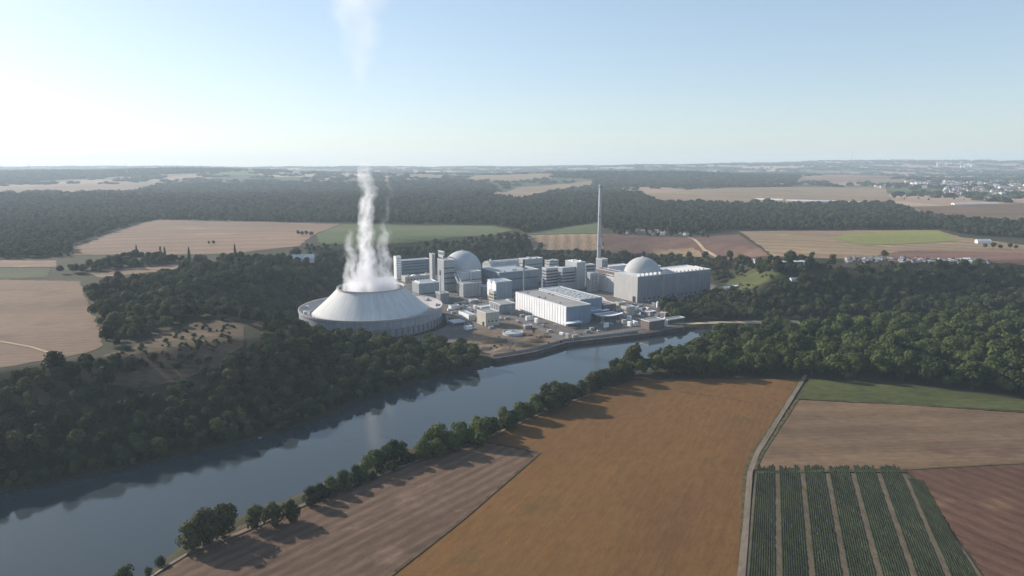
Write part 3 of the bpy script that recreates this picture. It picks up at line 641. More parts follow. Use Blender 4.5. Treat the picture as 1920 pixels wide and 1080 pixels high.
def solve(fn, target, lo, hi):
    s_ = 1 if fn(hi) > fn(lo) else -1
    for _ in range(50):
        mid = (lo+hi)/2
        if (fn(mid)-target)*s_ < 0: lo = mid
        else: hi = mid
    return (lo+hi)/2
class B: pass
def frame(K, xl, xr, yt, dv=None, du=None):
    b = B(); b.x, b.y, b.z = PT(*K) if K[1] < 500 else (*P(*K, 0), 0.0)
    b.w = du or solve(lambda w: proj(b.x+U.x*w, b.y+U.y*w, b.z)[0], xr, 0.5, 500)
    b.d = dv or solve(lambda w: proj(b.x+VV.x*w, b.y+VV.y*w, b.z)[0], xl, 0.5, 400)
    b.h = solve(lambda h: proj(b.x, b.y, b.z+h)[1], yt, 0.5, 260)
    return b
def roof_edge(root, x0, y0, x1, y1, z, mat_, t=.5, h=.9, name='parapet'):
    m = MB(); m.box(x0-.15, y0-.15, z, x1+.15, y0+t, z+h); m.box(x0-.15, y1-t, z, x1+.15, y1+.15, z+h)
    m.box(x0-.15, y0+t, z, x0+t, y1-t, z+h); m.box(x1-t, y0+t, z, x1+.15, y1-t, z+h); return m.build(name, mat_, root)
def window_grid(root, b, face, cols, rows, z0, z1, ww, wh, mt=None, name='window', a0=.06, a1=.94):
    """windows of one face; every window is a part, all share one mesh"""
    me = None; L = b.w if face == 'front' else b.d
    for i in range(cols):
        for j in range(rows):
            a = L*(a0+(a1-a0)*(i+.5)/cols); z = z0+(z1-z0)*(j+.5)/rows
            if me is None:
                m = MB()
                if face == 'front': m.box(-ww/2, -.12, -wh/2, ww/2, .05, wh/2)
                else: m.box(-.12, -ww/2, -wh/2, .05, ww/2, wh/2)
                o = m.build(name, mt or GLS, root); me = o.data
            else: o = bpy.data.objects.new(name, me); C.objects.link(o); o.parent = root
            o.location = (a, 0, z) if face == 'front' else (0, a, z)
def bands(root, b, zs, hh, mt, name='louvre_band', side=True):
    for z in zs:
        m = MB(); m.box(.6, -.14, z, b.w-.6, .05, z+hh)
        if side: m.box(-.14, .6, z, .05, b.d-.6, z+hh)
        m.build(name, mt, root)
def units(root, b, n, seed, mt, z=None, smin=1.5, smax=4, hmax=3):
    r_ = random.Random(seed); z = b.h if z is None else z
    for _ in range(n):
        w, d, h = r_.uniform(smin, smax), r_.uniform(smin, smax), r_.uniform(1, hmax)
        x = r_.uniform(1.2, max(1.3, b.w-w-1.2)); y = r_.uniform(1.2, max(1.3, b.d-d-1.2))
        MB().box(x, y, z+.02, x+w, y+d, z+h).build('roof_unit', mt, root)
def bld(name, label, K, xl, xr, yt, wall, roof=None, cat='building', dv=None, du=None, par=True, edge=None, nu=0, seed=1, umat=None, windows=(), bandz=(), bandh=1.0, bandm=None, group=None):
    b = frame(K, xl, xr, yt, dv, du); e = empty(name, (b.x, b.y, b.z), TH); tag(e, label, cat, group)
    MB().box(0, 0, -2.0, b.w, b.d, b.h).build('wall', wall, e)
    MB().box(.4, .4, b.h+.005, b.w-.4, b.d-.4, b.h+.2).build('roof', roof or RF, e)
    if par: roof_edge(e, 0, 0, b.w, b.d, b.h+.01, edge or EDGE)
    for wspec in windows: window_grid(e, b, *wspec)
    if bandz: bands(e, b, bandz, bandh, bandm or DK)
    if nu: units(e, b, nu, seed, umat or CO2)
    return e, b

# ------------------------------------------------------------------ cooling tower
ct = empty('cooling_tower', (TC[0], TC[1], 0)); tag(ct, 'broad squat pale concrete cooling tower with steam rising from its mouth', 'cooling tower')
m_, g, b_ = newmat('tower_concrete'); tc = g.n('ShaderNodeTexCoord').outputs['Object']; s_ = g.sep(tc)
ang = g.m('ARCTAN2', s_[1], s_[0]); t = g.m('PINGPONG', ang, math.pi/72); ln = g.ramp(t, ((.0, .006), (.88, 1.0)))
st = g.ramp(g.noise(g.comb(g.m('MULTIPLY', ang, 9), g.m('MULTIPLY', s_[2], .04), 0.0), 1.2, 4, .65), ((.3, .7), (.86, 1.08)))
f_ = g.m('MULTIPLY', g.m('MULTIPLY', ln, st), g.ramp(g.noise(tc, .05, 4), ((.3, .7), (.93, 1.06))))
sv = g.n('ShaderNodeVectorMath', operation='SCALE'); sv.inputs[0].default_value = (.56, .55, .535); g.L.new(f_, sv.inputs[3]); g.L.new(sv.outputs[0], b_.inputs['Base Color']); b_.inputs['Roughness'].default_value = .9
M_tower = m_
def prof(a, b, n, k):   # concave hyperbolic wall
    return [(b[0]+(a[0]-b[0])*((1-t)**k), a[1]+(b[1]-a[1])*t) for t in [i/n for i in range(n+1)]]
outer = prof((68.0, 14.2), (38.5, 42.6), 12, 1.12)
MB().lathe(outer+[(38.9, 42.9), (37.6, 42.9)]+[(r-1.1, z) for r, z in outer[::-1]], n=144, close=True).build('shell', M_tower, ct, True)
MB().lathe([(38.6, 42.2), (39.7, 42.2), (39.7, 43.5), (39.4, 43.5), (39.4, 42.5), (38.6, 42.5)], n=96, close=True).build('rim_walkway', plain('rim_concrete', (.40, .40, .40), .85), ct)
MB().lathe([(67.4, 14.6), (68.8, 14.0), (68.8, 12.6), (66.0, 12.4)], n=120).build('shell_foot', CO2, ct)
MB().lathe([(65.7, 12.5), (70.5, 12.5), (70.5, 14.6), (82.2, 18.7), (82.2, 20.3), (83.3, 20.3), (83.3, 18.2), (82.6, 17.8)], n=144).build('platform', plain('platform_concrete', (.36, .34, .335), .85, .12, .1), ct)
MB().lathe([(82.6, 18.2), (82.6, 9.0), (81.4, 8.4), (81.4, -3)], n=144).build('collar_wall', plain('collar_concrete', (.30, .31, .33), .85, .1, .1, streak=.2, seam=(7, 60)), ct)
bt = None
for i in range(44):
    if bt is None:
        m = MB(); m.add([(0, -.7, -2), (0, .7, -2), (1.7, .7, -2), (1.7, -.7, -2), (0, -.7, 9.2), (0, .7, 9.2), (1.0, .7, 9.2), (1.0, -.7, 9.2)], [(0,1,2,3),(7,6,5,4),(0,4,5,1),(1,5,6,2),(2,6,7,3),(3,7,4,0)])
        bt = m.build('buttress', CO3, ct); o = bt
    else: o = bt.copy(); C.objects.link(o)
    a = R(-150+i*5.0); o.location = (81.5*math.cos(a), 81.5*math.sin(a), 0); o.rotation_euler = (0, 0, a)
# stair tower and service ducts on the ring
for a, l in ((12, 9), (-18, 6), (40, 7), (205, 7), (180, 5)):
    ca, sa = math.cos(R(a)), math.sin(R(a)); m = MB(); m.box(-l/2, -1.6, 19.0, l/2, 1.6, 22.2); o = m.build('duct', CO2, ct); o.location = (76.5*ca, 76.5*sa, -2.0); o.rotation_euler = (0, 0, R(a+90))

# ------------------------------------------------------------------ halls by the quay
e, b = bld('storage_hall', 'long white hall with ribbed sunlit side and tan flat roof by the quay', (1062, 612), 967, 1107, 577, BL, RFB)
m = MB(); n_ = 20; pw = b.d/n_
for i in range(n_): m.box(-.55, i*pw+.5, .4, -.004, (i+1)*pw-.5, b.h+1.0)
m.build('ribbed_facade', WH, e)
MB().box(-.3, -.4, -1, 3.2, -.004, b.h+.9).build('corner_panel', BL, e)
units(e, b, 6, 5, CO3, hmax=1.4)
MB().box(.5, 3, b.h+.21, 3.0, b.d-8, b.h+.5).build('walkway', EDGE, e)
HX, HY, HW, HD, HH = b.x, b.y, b.w, b.d, b.h
def at(a, v_): return (HX+U.x*a+VV.x*v_, HY+U.y*a+VV.y*v_)
def site(name, label, a, v_, w, d, h, wall, roof=None, cat='building', par=True, nu=0, seed=1, windows=(), bandz=(), bandh=1., edge=None, umat=None, bandm=None):
    x, y = at(a, v_); e = empty(name, (x, y, 0), TH); tag(e, label, cat); b = B(); b.w, b.d, b.h, b.x, b.y, b.z = w, d, h, x, y, 0
    MB().box(0, 0, -2.0, w, d, h).build('wall', wall, e); MB().box(.4, .4, h+.005, w-.4, d-.4, h+.2).build('roof', roof or RF, e)
    if par: roof_edge(e, 0, 0, w, d, h+.01, edge or EDGE)
    for wspec in windows: window_grid(e, b, *wspec)
    if bandz: bands(e, b, bandz, bandh, bandm or DK)
    if nu: units(e, b, nu, seed, umat or CO2)
    return e, b
e, b = site('storage_hall', 'blue grey hall with skylights on its roof behind the white hall', HW+1.2, 22, 33, HD-22, HH+1.6, BL, RF2)
rr = random.Random(2); sk = None
for i in range(4):
    for j in range(13):
        if rr.random() < .85:
            x, y = 3+i*7.4, 4+j*(b.d-8)/13
            if sk is None: m = MB(); m.gable(0, 0, 0, 2.6, 4.2, .4, 1.0, 'y'); sk = m.build('skylight', CO, e); o = sk
            else: o = sk.copy(); C.objects.link(o)
            o.location = (x+rr.uniform(-.4, .4), y, b.h+.22)
site('low_hall', 'low brown hall with a flat roof right of the skylight hall', HW+38, 24, 20, 82, 13, BR, plain('brown_roof', (.24, .20, .20), .9, .15, .08), nu=5, seed=3)
site('workshop', 'dark blue annex under the skylight hall beside the quay yard', HW+2, 8, 20, 13, 12, BL, RF2, windows=[('front', 5, 1, 5, 9, 2.2, 2.4)])
site('workshop', 'dark steel workshop with curved white edged roof beside the white hall', HW+10, -8, 28, 14, 8, BR, RF2, edge=WH, windows=[('front', 6, 1, 2, 6, 2.6, 2.6)])
# canopies
def canopy(label, x, y, rz, w, d, h, mt, sag=0.0):
    e = empty('canopy', (x, y, 0), rz); tag(e, label, 'canopy'); v = []; n = 8
    for i in range(n+1):
        t = i/n; z = h-sag*4*t*(1-t); v += [(w*t, 0, z), (w*t, d, z), (w*t, d, z+.5), (w*t, 0, z+.5)]
    f = [(4*i+k, 4*i+4+k, 4*i+4+(k+1) % 4, 4*i+(k+1) % 4) for i in range(n) for k in range(4)]+[(0, 1, 2, 3), (4*n+3, 4*n+2, 4*n+1, 4*n)]
    mesh_obj('canopy_roof', v, f, mt, e)
    for i, j in ((.06, .08), (.94, .08), (.06, .92), (.94, .92)): MB().tube((w*i, d*j, -.5), (w*i, d*j, h-sag*4*i*(1-i)), .25, 8).build('post', STEEL, e)
x, y = at(-7, -11); canopy('bright white flat canopy at the front corner of the white hall', x, y, TH, 22, 8.5, 5.5, plain('white_membrane', (.82, .82, .85), .6, .03))
x, y = at(HW+8, -12); canopy('sagging white edged canopy over the quay workshop', x, y, TH, 32, 3.5, 9.5, WH, 1.4)
x, y = at(HW+26, 14); canopy('small pale canopy beside the brown hall', x, y, TH, 14, 5, 9, WH, .5)

# ------------------------------------------------------------------ right reactor block
e, b = bld('turbine_hall', 'long dark grey turbine hall in front of the right reactor dome', (1195, 568), 1167, 1331, 520, CO3, RFL, dv=50)
m = MB(); m.box(-.3, .3, -1, -.003, b.d-.3, b.h+.7); m.build('end_wall', plain('warm_concrete', (.42, .41, .40), .8, .06, .1, streak=.08), e)
MB().box(-.45, 3.5, 0, -.32, 9.5, 8).build('gate', DK, e)
v_ = None
for i in range(17):           # rows of saw-tooth roof vents
    for j in range(3):
        if j and i < 7: continue
        m = MB(); x0 = 4+i*(b.w-12)/17+j*2.2; y0 = 2+j*7.5
        if v_ is None: m.gable(0, 0, 0, 2.9, 5.6, .6, 3.4, 'y'); v_ = m.build('roof_vent', RFL, e); o = v_
        else: o = v_.copy(); C.objects.link(o)
        o.location = (x0, y0, b.h+.22)
for x0 in (.335, .52, .83): MB().box(b.w*x0, -.25, 0, b.w*x0+1.2, -.003, b.h-1).build('downpipe', STEEL, e)
bands(e, b, [b.h-3.2], .5, CO, 'cornice', side=False)
window_grid(e, b, 'front', 14, 1, 2, 7, 3.5, 2.6)
def dome(name, label, px_, pyb, r, top, mt, drum=CO, ribs=True, flat=.98, at_=None):
    x, y = at_ or P(px_, pyb, 0); zs = solve(lambda h_: proj(x, y, h_)[1], top, 5, 120)-r*flat; e = empty(name, (x, y, 0)); tag(e, label, 'reactor building')
    pr = [(r*math.cos(R(a)), zs+r*flat*math.sin(R(a))) for a in range(0, 90, 5)]+[(.02, zs+r*flat)]
    MB().lathe(pr, n=72).build('dome', mt, e, True)
    MB().lathe([(r+.35, zs-1.0), (r+.35, zs+.6), (r-.3, zs+.9)], n=72).build('ring_beam', CO2, e); MB().lathe([(r, -2), (r, zs)], n=72).build('drum', drum, e, True)
    m = MB(); m.lathe([(2.2, zs+r*flat-.6), (2.2, zs+r*flat+1.0), (.02, zs+r*flat+1.3)], n=16); m.build('top_cap', CO2, e)
    return e, x, y
DM = plain('dome_concrete', (.40, .395, .39), .8, .06, .06, streak=.10)
K2 = Vector(P(1195, 568, 0)); a_ = solve(lambda t: proj(*(K2+VV*40+U*t), 0)[0], 1203, 0, 120); q = K2+VV*40+U*a_
d2, x2, y2 = dome('reactor_building', 'right reactor with round pale dome rising from the back of the turbine hall', 0, 0, 26.8, 482, DM, at_=(q.x, q.y))
bld('annex', 'plain pale block against the right side of the right dome', (1206, 542), 1200, 1238, 502, CO, RF2, dv=14)
bld('auxiliary_building', 'speckled pale block left of the right reactor with sunlit side', (1153, 551), 1122, 1167, 522, plain('speckled_concrete', (.50, .48, .46), .85, .35, .45, streak=.2), RF, nu=4, seed=8)
bld('auxiliary_building', 'dark roofed block behind the speckled block near the chimney', (1158, 535), 1117, 1172, 512, BR, plain('maroon_roof', (.17, .13, .13), .9, .2, .1), nu=3, seed=9)
bld('annex', 'small stepped annex between speckled block and turbine hall', (1167, 556), 1154, 1180, 536, CO, RFL, nu=1, seed=10)
# chimney
x, y = P(1122, 517, 0); e = empty('chimney', (x, y, 0)); tag(e, 'very tall slender concrete chimney standing behind the halls', 'chimney')
ht = solve(lambda h: proj(x, y, h)[1], 346, 10, 300)
MB().lathe([(3.8, -1), (3.3, 30), (2.8, 80), (2.4, ht-.1), (1.9, ht-.1), (1.9, ht-6)], n=40).build('shaft', plain('chimney_concrete', (.40, .40, .41), .85, .1, .1, streak=.15, seam=(50, 9)), e, True)
for z in (50, 100, ht-4): MB().lathe([(2.3, z), (3.7, z), (3.7, z+1.2), (3.55, z+1.2), (3.55, z+.3), (2.3, z+.3)], n=32, close=True).build('gallery', CO3, e)
MB().box(-.3, -3.9, 1, .3, -3.4, 26).build('ladder', STEEL, e)

# ------------------------------------------------------------------ left reactor block
d1, x1, y1 = dome('reactor_building', 'left reactor with broad blue grey dome above stepped blocks', 867.5, 535, 29.5, 470, plain('dome_cladding', (.42, .43, .435), .7, .05, .05, streak=.08))
e, b = bld('annex', 'blank grey block below the left dome facing the river', (869, 558), 866, 904, 533, CO, RF, dv=16)
MB().box(b.w-6, -2, -1, b.w-1, -.003, b.h-2).build('buttress', CO2, e)
e, b = bld('annex', 'stepped grey block between the left dome and its lower block', (864, 551), 860, 903, 512, CO2, RF2, dv=14)
bands(e, b, [b.h*.62], .8, DK, side=False); MB().box(b.w*.45, -1.4, 2, b.w*.52, -.003, b.h-.5).build('pilaster', RFL, e)
e, b = bld('stair_block', 'tall narrow block with dark openings left of the left dome', (833, 548), 817, 853, 489, CO, RF, dv=22)
bands(e, b, [b.h*.25, b.h*.42, b.h*.58, b.h*.74], 1.6, DK, side=False)
e, b = bld('stair_block', 'sunlit block with a row of square holes near its top', (832, 538), 817, 835, 473, CO2, RFL, dv=18, windows=[('side', 4, 1, 48, 54, 2.6, 3.4), ('front', 3, 5, 10, 50, 2.2, 2.0)])
e, b = bld('vent_tower', 'square vent tower standing just left of the left dome', (811, 536), 806, 817, 477, CO2, RF)
MB().box(b.w*.42, -.5, 0, b.w*.58, -.003, b.h-2).build('pipe', STEEL, e)
def mast(name, label, K, yt, r, mt, cat, head=None):
    x, y = P(*K, 0); h = solve(lambda h_: proj(x, y, h_)[1], yt, 2, 200); e = empty(name, (x, y, 0)); tag(e, label, cat)
    MB().tube((0, 0, -1), (0, 0, h*.8 if head else h), r, 12, r*.85).build('shaft', mt, e)
    if head: MB().tube((0, 0, h*.8), (0, 0, h), r*1.15, 12).build('head', head, e)
    MB().tube((0, 0, -.5), (0, 0, 1.6), r*2, 12, r*1.5).build('footing', CO3, e)
mast('exhaust_stack', 'white exhaust pipe standing in front of the left stair block', (826, 551), 507, 1.1, WH, 'stack', CO3)
mast('exhaust_stack', 'slender grey stack with black head behind the white hall', (982, 560), 486, 1.2, CO, 'stack', DK)
mast('exhaust_stack', 'short white pipe behind the white hall roof', (1016.5, 556), 519, .8, WH, 'stack')
# inclined gallery
a = Vector((*P(871, 557, 0), 1)); c = P(853, 549, 0); hc = solve(lambda h_: proj(c[0], c[1], h_)[1], 514, 2, 80); c = Vector((c[0], c[1], hc))
e = empty('inclined_gallery', (a.x, a.y, 0)); tag(e, 'diagonal covered gallery climbing to the left reactor building', 'gallery')
L = c-a; o0 = Vector((0, 0, 1)); m = MB(); m.tube(o0, o0+L, 1.7, 6); m.build('gallery_tube', CO2, e)
MB().tube(o0+Vector((4.5, -1.5, 0)), o0+L+Vector((4.5, -1.5, 0)), .8, 6).build('pipe', WH, e)
for t in (.35, .65, .95):
    q = o0+L*t; m = MB(); m.tube((q.x-1.4, q.y, -.5), (q.x, q.y, q.z), .3, 6); m.tube((q.x+5, q.y-1.5, -.5), (q.x+1, q.y, q.z), .3, 6); m.build('support', STEEL, e)
bld('turbine_hall', 'long blue grey turbine hall right of the left dome', (936, 545), 903, 1010, 512, plain('hall_cladding', (.22, .26, .30), .7, .08, .06, streak=.14, seam=(7, 8)), RF2, nu=9, seed=4, umat=CO3, bandz=[15], bandh=1.0)
# arched hall
b = frame((922, 532), 905, 984, 492, dv=30); e = empty('arched_hall', (b.x, b.y, 0), TH); tag(e, 'hall with a curved mottled roof beyond the left turbine hall', 'building')
MB().box(0, 0, -2, b.w, b.d, b.h-6).build('wall', CO2, e); v = []; n = 12
for i in range(n+1):
    t = i/n; yy = b.d*t; zz = b.h-6+6.5*math.sin(math.pi*t)**.8; v += [(-.6, yy, zz), (b.w+.6, yy, zz)]
mesh_obj('curved_roof', v+[(-.6, 0, b.h-6.1), (b.w+.6, 0, b.h-6.1)], [(2*i, 2*i+1, 2*i+3, 2*i+2) for i in range(n)]+[tuple(2*i for i in range(n, -1, -1)), tuple(2*i+1 for i in range(n+1))], plain('mottled_roof', (.34, .35, .34), .85, .3, .25), e)
MB().tube((b.w*.1, b.d*.5, b.h), (b.w*.1, b.d*.5, b.h+3), 1.4, 10).build('roof_fan', WH, e)
e, b = bld('office_block', 'big plain office block with dark windows behind the slender stack', (984, 530), 973, 1017, 487, CO, RFL, nu=4, seed=6, windows=[('front', 9, 2, 20, 31, 2.2, 1.5), ('side', 4, 5, 6, 32, 2.2, 1.6)])
bld('annex', 'pale block with ribbon windows right of the office block', (1030, 524), 1018, 1047, 490, CO2, RF, dv=14, bandz=[24, 28.5], bandh=1.1, nu=2, seed=12)
bld('louvred_building', 'grey building with stacked dark louvres left of two', (1024, 543), 1016, 1048, 504, CO2, RFL, bandz=[4, 8.5, 13, 17.5, 22, 26.5], bandh=1.7)
bld('louvred_building', 'grey building with louvre bands beside the tall blank block', (1054, 545), 1046, 1080, 503, CO, RFL, bandz=[12, 16.5, 21, 25.5], bandh=1.6)
bld('switch_building', 'tall blank grey block with white sunlit side near the chimney', (1081, 543), 1063, 1097, 493, plain('blank_concrete', (.36, .38, .37), .8, .06, .06, streak=.1), RFL, dv=30, nu=3, seed=14, umat=WH)
bld('louvred_building', 'narrow louvred block between blank block and chimney', (1098, 536), 1095, 1115, 498, CO, RF, dv=16, bandz=[14, 19, 24, 29], bandh=1.7)
bld('annex', 'square block with one white side at the foot of the chimney', (1106, 548), 1100, 1121, 513, CO, RFL, windows=[('front', 2, 5, 4, 24, 1.4, 1.6)])
bld('annex', 'plain small block just right behind the chimney', (1128, 524), 1125, 1139, 487, CO, RF, dv=16, windows=[('front', 3, 4, 8, 30, 1.4, 1.6)])
bld('low_hall', 'low pale shed row behind chimney and right dome', (1140, 512), 1135, 1180, 501, WH, RFL, dv=20)
e, b = bld('workshop', 'twin gabled block with two white sunlit ends in mid plant', (931, 566), 912, 960, 530, plain('smooth_grey', (.27, .30, .33), .75, .05, .05, streak=.1), RF2, dv=26)
for k in range(2): m = MB(); m.gable(-.5, k*13+.4, .3, 7, k*13+12.4, b.h-3, b.h+2.6, 'x'); m.build('white_gable', WH, e)
bld('annex', 'light annex with two rows of windows below the gabled block', (926, 571), 904, 931, 547, BG, RFL, dv=14, windows=[('side', 5, 3, 2, 15, 1.6, 2.2), ('front', 2, 3, 2, 15, 1.6, 2.2)])
bld('machine_house', 'low dark workshop between left reactor and gabled block', (905, 556), 892, 926, 538, CO3, RF, dv=12, nu=2, seed=31)
e, b = bld('water_building', 'angular pale roofed building right behind the cooling tower', (786, 562), 769, 824, 533, plain('ribbed_concrete', (.30, .33, .34), .8, .08, .08, streak=.12, seam=(3, 30)), RFL, dv=24)
roof_edge(e, 3, 3, b.w-3, b.d-3, b.h+.9, WH, h=1.4, name='upper_parapet'); bands(e, b, [b.h*.32], 1.2, DK)
bld('annex', 'dark flat annex right of the pale roofed building', (826, 569), 815, 842, 551, CO3, RF, dv=16, nu=2, seed=40)
e, b = bld('office_block', 'white tower block beside the steam at the plant edge', (744, 524), 736, 753, 482, WH, RFL, dv=12, windows=[('front', 3, 8, 4, 36, 1.2, 1.4)])
bld('office_block', 'long low blue grey building behind the steam', (752, 514), 746, 806, 490, plain('dull_blue_wall', (.20, .25, .28), .8, .1, .08, streak=.1, seam=(6, 4)), RF2, dv=18, windows=[('front', 14, 4, 4, 24, 2.4, 1.5)])
bld('annex', 'low terrace of pale plant rooms behind the steam', (760, 530), 742, 812, 520, BG, RFL, dv=16, nu=10, seed=21, windows=[('front', 8, 1, 2, 6, 2.4, 2)])
x, y = P(776, 527, 0); e = empty('water_tank', (x, y, 0)); tag(e, 'small white domed tank among rooms behind the steam', 'tank')
MB().lathe([(4.6, -1), (4.6, 7)], n=28).build('tank_wall', WH, e, True); MB().lathe([(4.8*math.cos(R(a)), 7+4.4*math.sin(R(a))) for a in range(0, 90, 9)]+[(.02, 11.4)], n=28).build('tank_roof', WH, e, True)
# earth heaps, lamp posts, pipe bridge and fence of the yard
for i, (px_, py_, r_, h_) in enumerate([(1000, 640, 9, 3.2), (978, 648, 8, 2.6), (925, 641, 11, 3.4), (905, 655, 8, 2.4), (1022, 632, 6, 2.0), (945, 657, 9, 2.2), (990, 629, 5, 1.8)]):
    x, y = P(px_, py_, 0); q = random.Random(i); n = 22; v = [(0, 0, h_)]; f = []
    for k, (rr_, hh_) in enumerate(((.35, .86), (.7, .42), (1.0, -.1))):
        for j in range(n): t = 6.2832*j/n; s_ = r_*rr_*q.uniform(.82, 1.15); v.append((s_*1.5*math.cos(t), s_*math.sin(t), h_*hh_*q.uniform(.85, 1.1)))
    f += [(0, 1+j, 1+(j+1) % n) for j in range(n)]+[(1+k*n+j, 1+(k+1)*n+j, 1+(k+1)*n+(j+1) % n, 1+k*n+(j+1) % n) for k in range(2) for j in range(n)]
    o = mesh_obj('earth_mound', v, f, FM['dirt'] if i % 2 else FM['meadow'], smooth_=True); o.location = (x, y, .3); o.rotation_euler = (0, 0, q.uniform(-.5, .9))
    tag(o, ['largest heap right of the round basin', 'brown earth heap just below the round basin', 'wide earth heap left of the round basin', 'dark low heap near the river bank trees', 'small heap beside the white hall road', 'flat pale heap above the quay wall', 'smallest heap touching the round basin'][i], 'earth mound', 'earth heaps by the quay')
lp = None
for i, (px_, py_) in enumerate([(1075, 640), (1105, 632), (1135, 628), (1168, 622), (1040, 625), (1012, 611), (985, 600), (955, 590), (928, 582), (900, 572), (1150, 596), (1175, 585), (1215, 578), (1245, 592), (870, 578), (850, 595)]):
    x, y = P(px_, py_, 0)
    if lp is None:
        lp = empty('lamp_post', (x, y, 0)); MB().tube((0, 0, -.5), (0, 0, 10), .16, 6, .1).build('pole', STEEL, lp); MB().box(-.2, -.25, 9.9, 1.6, .25, 10.15).build('lamp_head', WH, lp); e = lp
    else:
        e = lp.copy(); C.objects.link(e)
        for ch in lp.children: q = ch.copy(); C.objects.link(q); q.parent = e
        e.location = (x, y, 0)
    tag(e, 'thin yard lamp post '+('along the quay and white hall road' if px_ > 980 and py_ > 598 else ('in the yard below the turbine hall' if px_ > 1100 else 'in the yard left of the white hall')), 'lamp post', 'lamp posts of the yard')
a_ = Vector((*P(1128, 566, 0), 7)); b2 = Vector((*P(1160, 592, 0), 7)); e = empty('pipe_bridge', (a_.x, a_.y, 0)); tag(e, 'grey pipe bridge on stilts crossing the yard below the speckled block', 'pipe bridge'); d_ = b2-a_
for k in range(3): MB().tube(Vector((k*.9-.9, 0, 7)), Vector((k*.9-.9+d_.x, d_.y, 7)), .32, 6).build('pipe', STEEL if k else WH, e)
for k in range(6): MB().box(d_.x*k/5-1.5, d_.y*k/5-.2, -.5, d_.x*k/5+1.5, d_.y*k/5+.2, 6.7).build('trestle', CO3, e)
def fence(label, pts_):
    e = empty('fence', (*pts_[0], 0)); tag(e, label, 'fence'); o0 = Vector(pts_[0]); m = MB(); n_p = 0
    for p_, q_ in zip(pts_, pts_[1:]):
        p_, q_ = Vector(p_)-o0, Vector(q_)-o0; n = max(1, int((q_-p_).length/9))
        m.add([(p_.x, p_.y, .2), (q_.x, q_.y, .2), (q_.x, q_.y, 2.3), (p_.x, p_.y, 2.3)], [(0, 1, 2, 3)])
        for k in range(n):
            if n_p < 95: r_ = p_.lerp(q_, k/n); MB().box(r_.x-.1, r_.y-.1, -.3, r_.x+.1, r_.y+.1, 2.6).build('post', STEEL, e); n_p += 1
    m.build('mesh_panel', CO3, e)
fence('grey security fence along the top of the quay wall', [tuple(Vector(q)+Vector((-1.2, 6.5))) for q in (QUAY[0], QUAY[1], QUAY[2], QUAY[3])])
bld('store', 'long grey shed between round basin and white hall road', (985, 618), 973, 998, 612, CO3, RFL, dv=5)
bld('store', 'brown shed with pale roof beside the white three silos', (1218, 592), 1206, 1230, 586, BR, RFL, dv=9)
bld('store', 'low beige plant shed in front of the speckled block', (1160, 574), 1148, 1174, 569, BG, RF2, dv=8)
bld('store', 'white service cabin near the end wall of the turbine hall', (1186, 583), 1180, 1196, 578, WH, RFL, dv=5)
bld('store', 'pale store right behind the grey workshop', (955, 570), 944, 964, 563, BG, RFL, dv=8)
bld('store', 'small grey store below the dark workshop', (884, 569), 872, 897, 564, CO, RFL, dv=8)
bld('store', 'long white shed beside the tower platform', (846, 580), 836, 862, 575, WH, RF2, dv=8)
bld('store', 'squat brown block at the right end of the yard', (1246, 596), 1238, 1262, 588, BR, RFL, dv=8)
# buildings in the foreground of the yard
e, b = bld('pump_house', 'beige block with a dark door at the edge of the yard', (911, 613), 891, 936, 588, BG, RF, dv=22); MB().box(-.3, 4, 0, -.003, 8, 5).build('door', DK, e); window_grid(e, b, 'front', 3, 1, 4, 8, 2, 1.6)
e, b = bld('store', 'white walled shed left of the beige pump house', (880, 602), 857, 892, 592, BG, RF2, dv=28); MB().box(-.4, .5, -1, -.003, b.d-.5, b.h+1.2).build('white_front', WH, e)
e, b = bld('workshop', 'grey workshop with pillared sunlit end behind the beige block', (938, 590), 911, 966, 572, CO3, RF, dv=26)
for k in range(6): MB().box(-1.1, 1+k*4.4, -1, -.003, 2.6+k*4.4, b.h*.9).build('pillar', RFL, e)
bld('store', 'long low pale roofed store behind the pump house', (903, 583), 890, 925, 577, BG, RFL, dv=12)
bld('store', 'small mint white kiosk left of the white hall end', (945, 578), 939, 955, 569, WH, RFL, dv=7)
bld('store', 'flat open shed with white frame near the tower collar', (850, 613), 834, 872, 606, CO3, RFL, dv=14, windows=[('front', 5, 1, .5, 3.5, 2.6, 2.4)])
bld('store', 'tiny white cabin beside the tower shadow', (874, 619), 868, 886, 614, WH, RFL, dv=6)
x, y = P(962, 627, 0); e = empty('clarifier', (x, y, 0)); tag(e, 'round grey concrete basin on the bare earth by the quay', 'basin')
MB().lathe([(11.5, -1), (11.5, 3.2), (10.8, 3.2), (10.8, 2.0)], n=48).build('basin_wall', CO, e, True); MB().lathe([(10.8, 2.0), (3, 3.4), (.02, 4.6)], n=48).build('basin_cover', CO2, e, True)
MB().box(-11.5, -.6, 4.8, 11.5, .6, 5.2).build('bridge', STEEL, e)
bld('gatehouse', 'white fronted small building on the quay corner', (1217, 619), 1204, 1246, 604, BR, RF, dv=14)[0]
e, b = bld('lock_house', 'dark green flat building at the far end of the quay', (1252, 609), 1244, 1284, 601, plain('dark_green_wall', (.07, .10, .09), .8), RF, dv=10)
e, b = bld('small_house', 'white two storey site house with open yard beside it', (1174, 594), 1162, 1190, 577, BG, RF, dv=10, windows=[('side', 3, 2, 1, 10, 1.8, 2.2)]); MB().box(-.25, 0.3, 0, -.003, b.d-.3, 1.2).build('plinth', WH, e)
x, y = P(1246, 612, 0); e = empty('loading_crane', (x, y, 0), TH); tag(e, 'thin white loading crane standing at the quay end', 'crane')
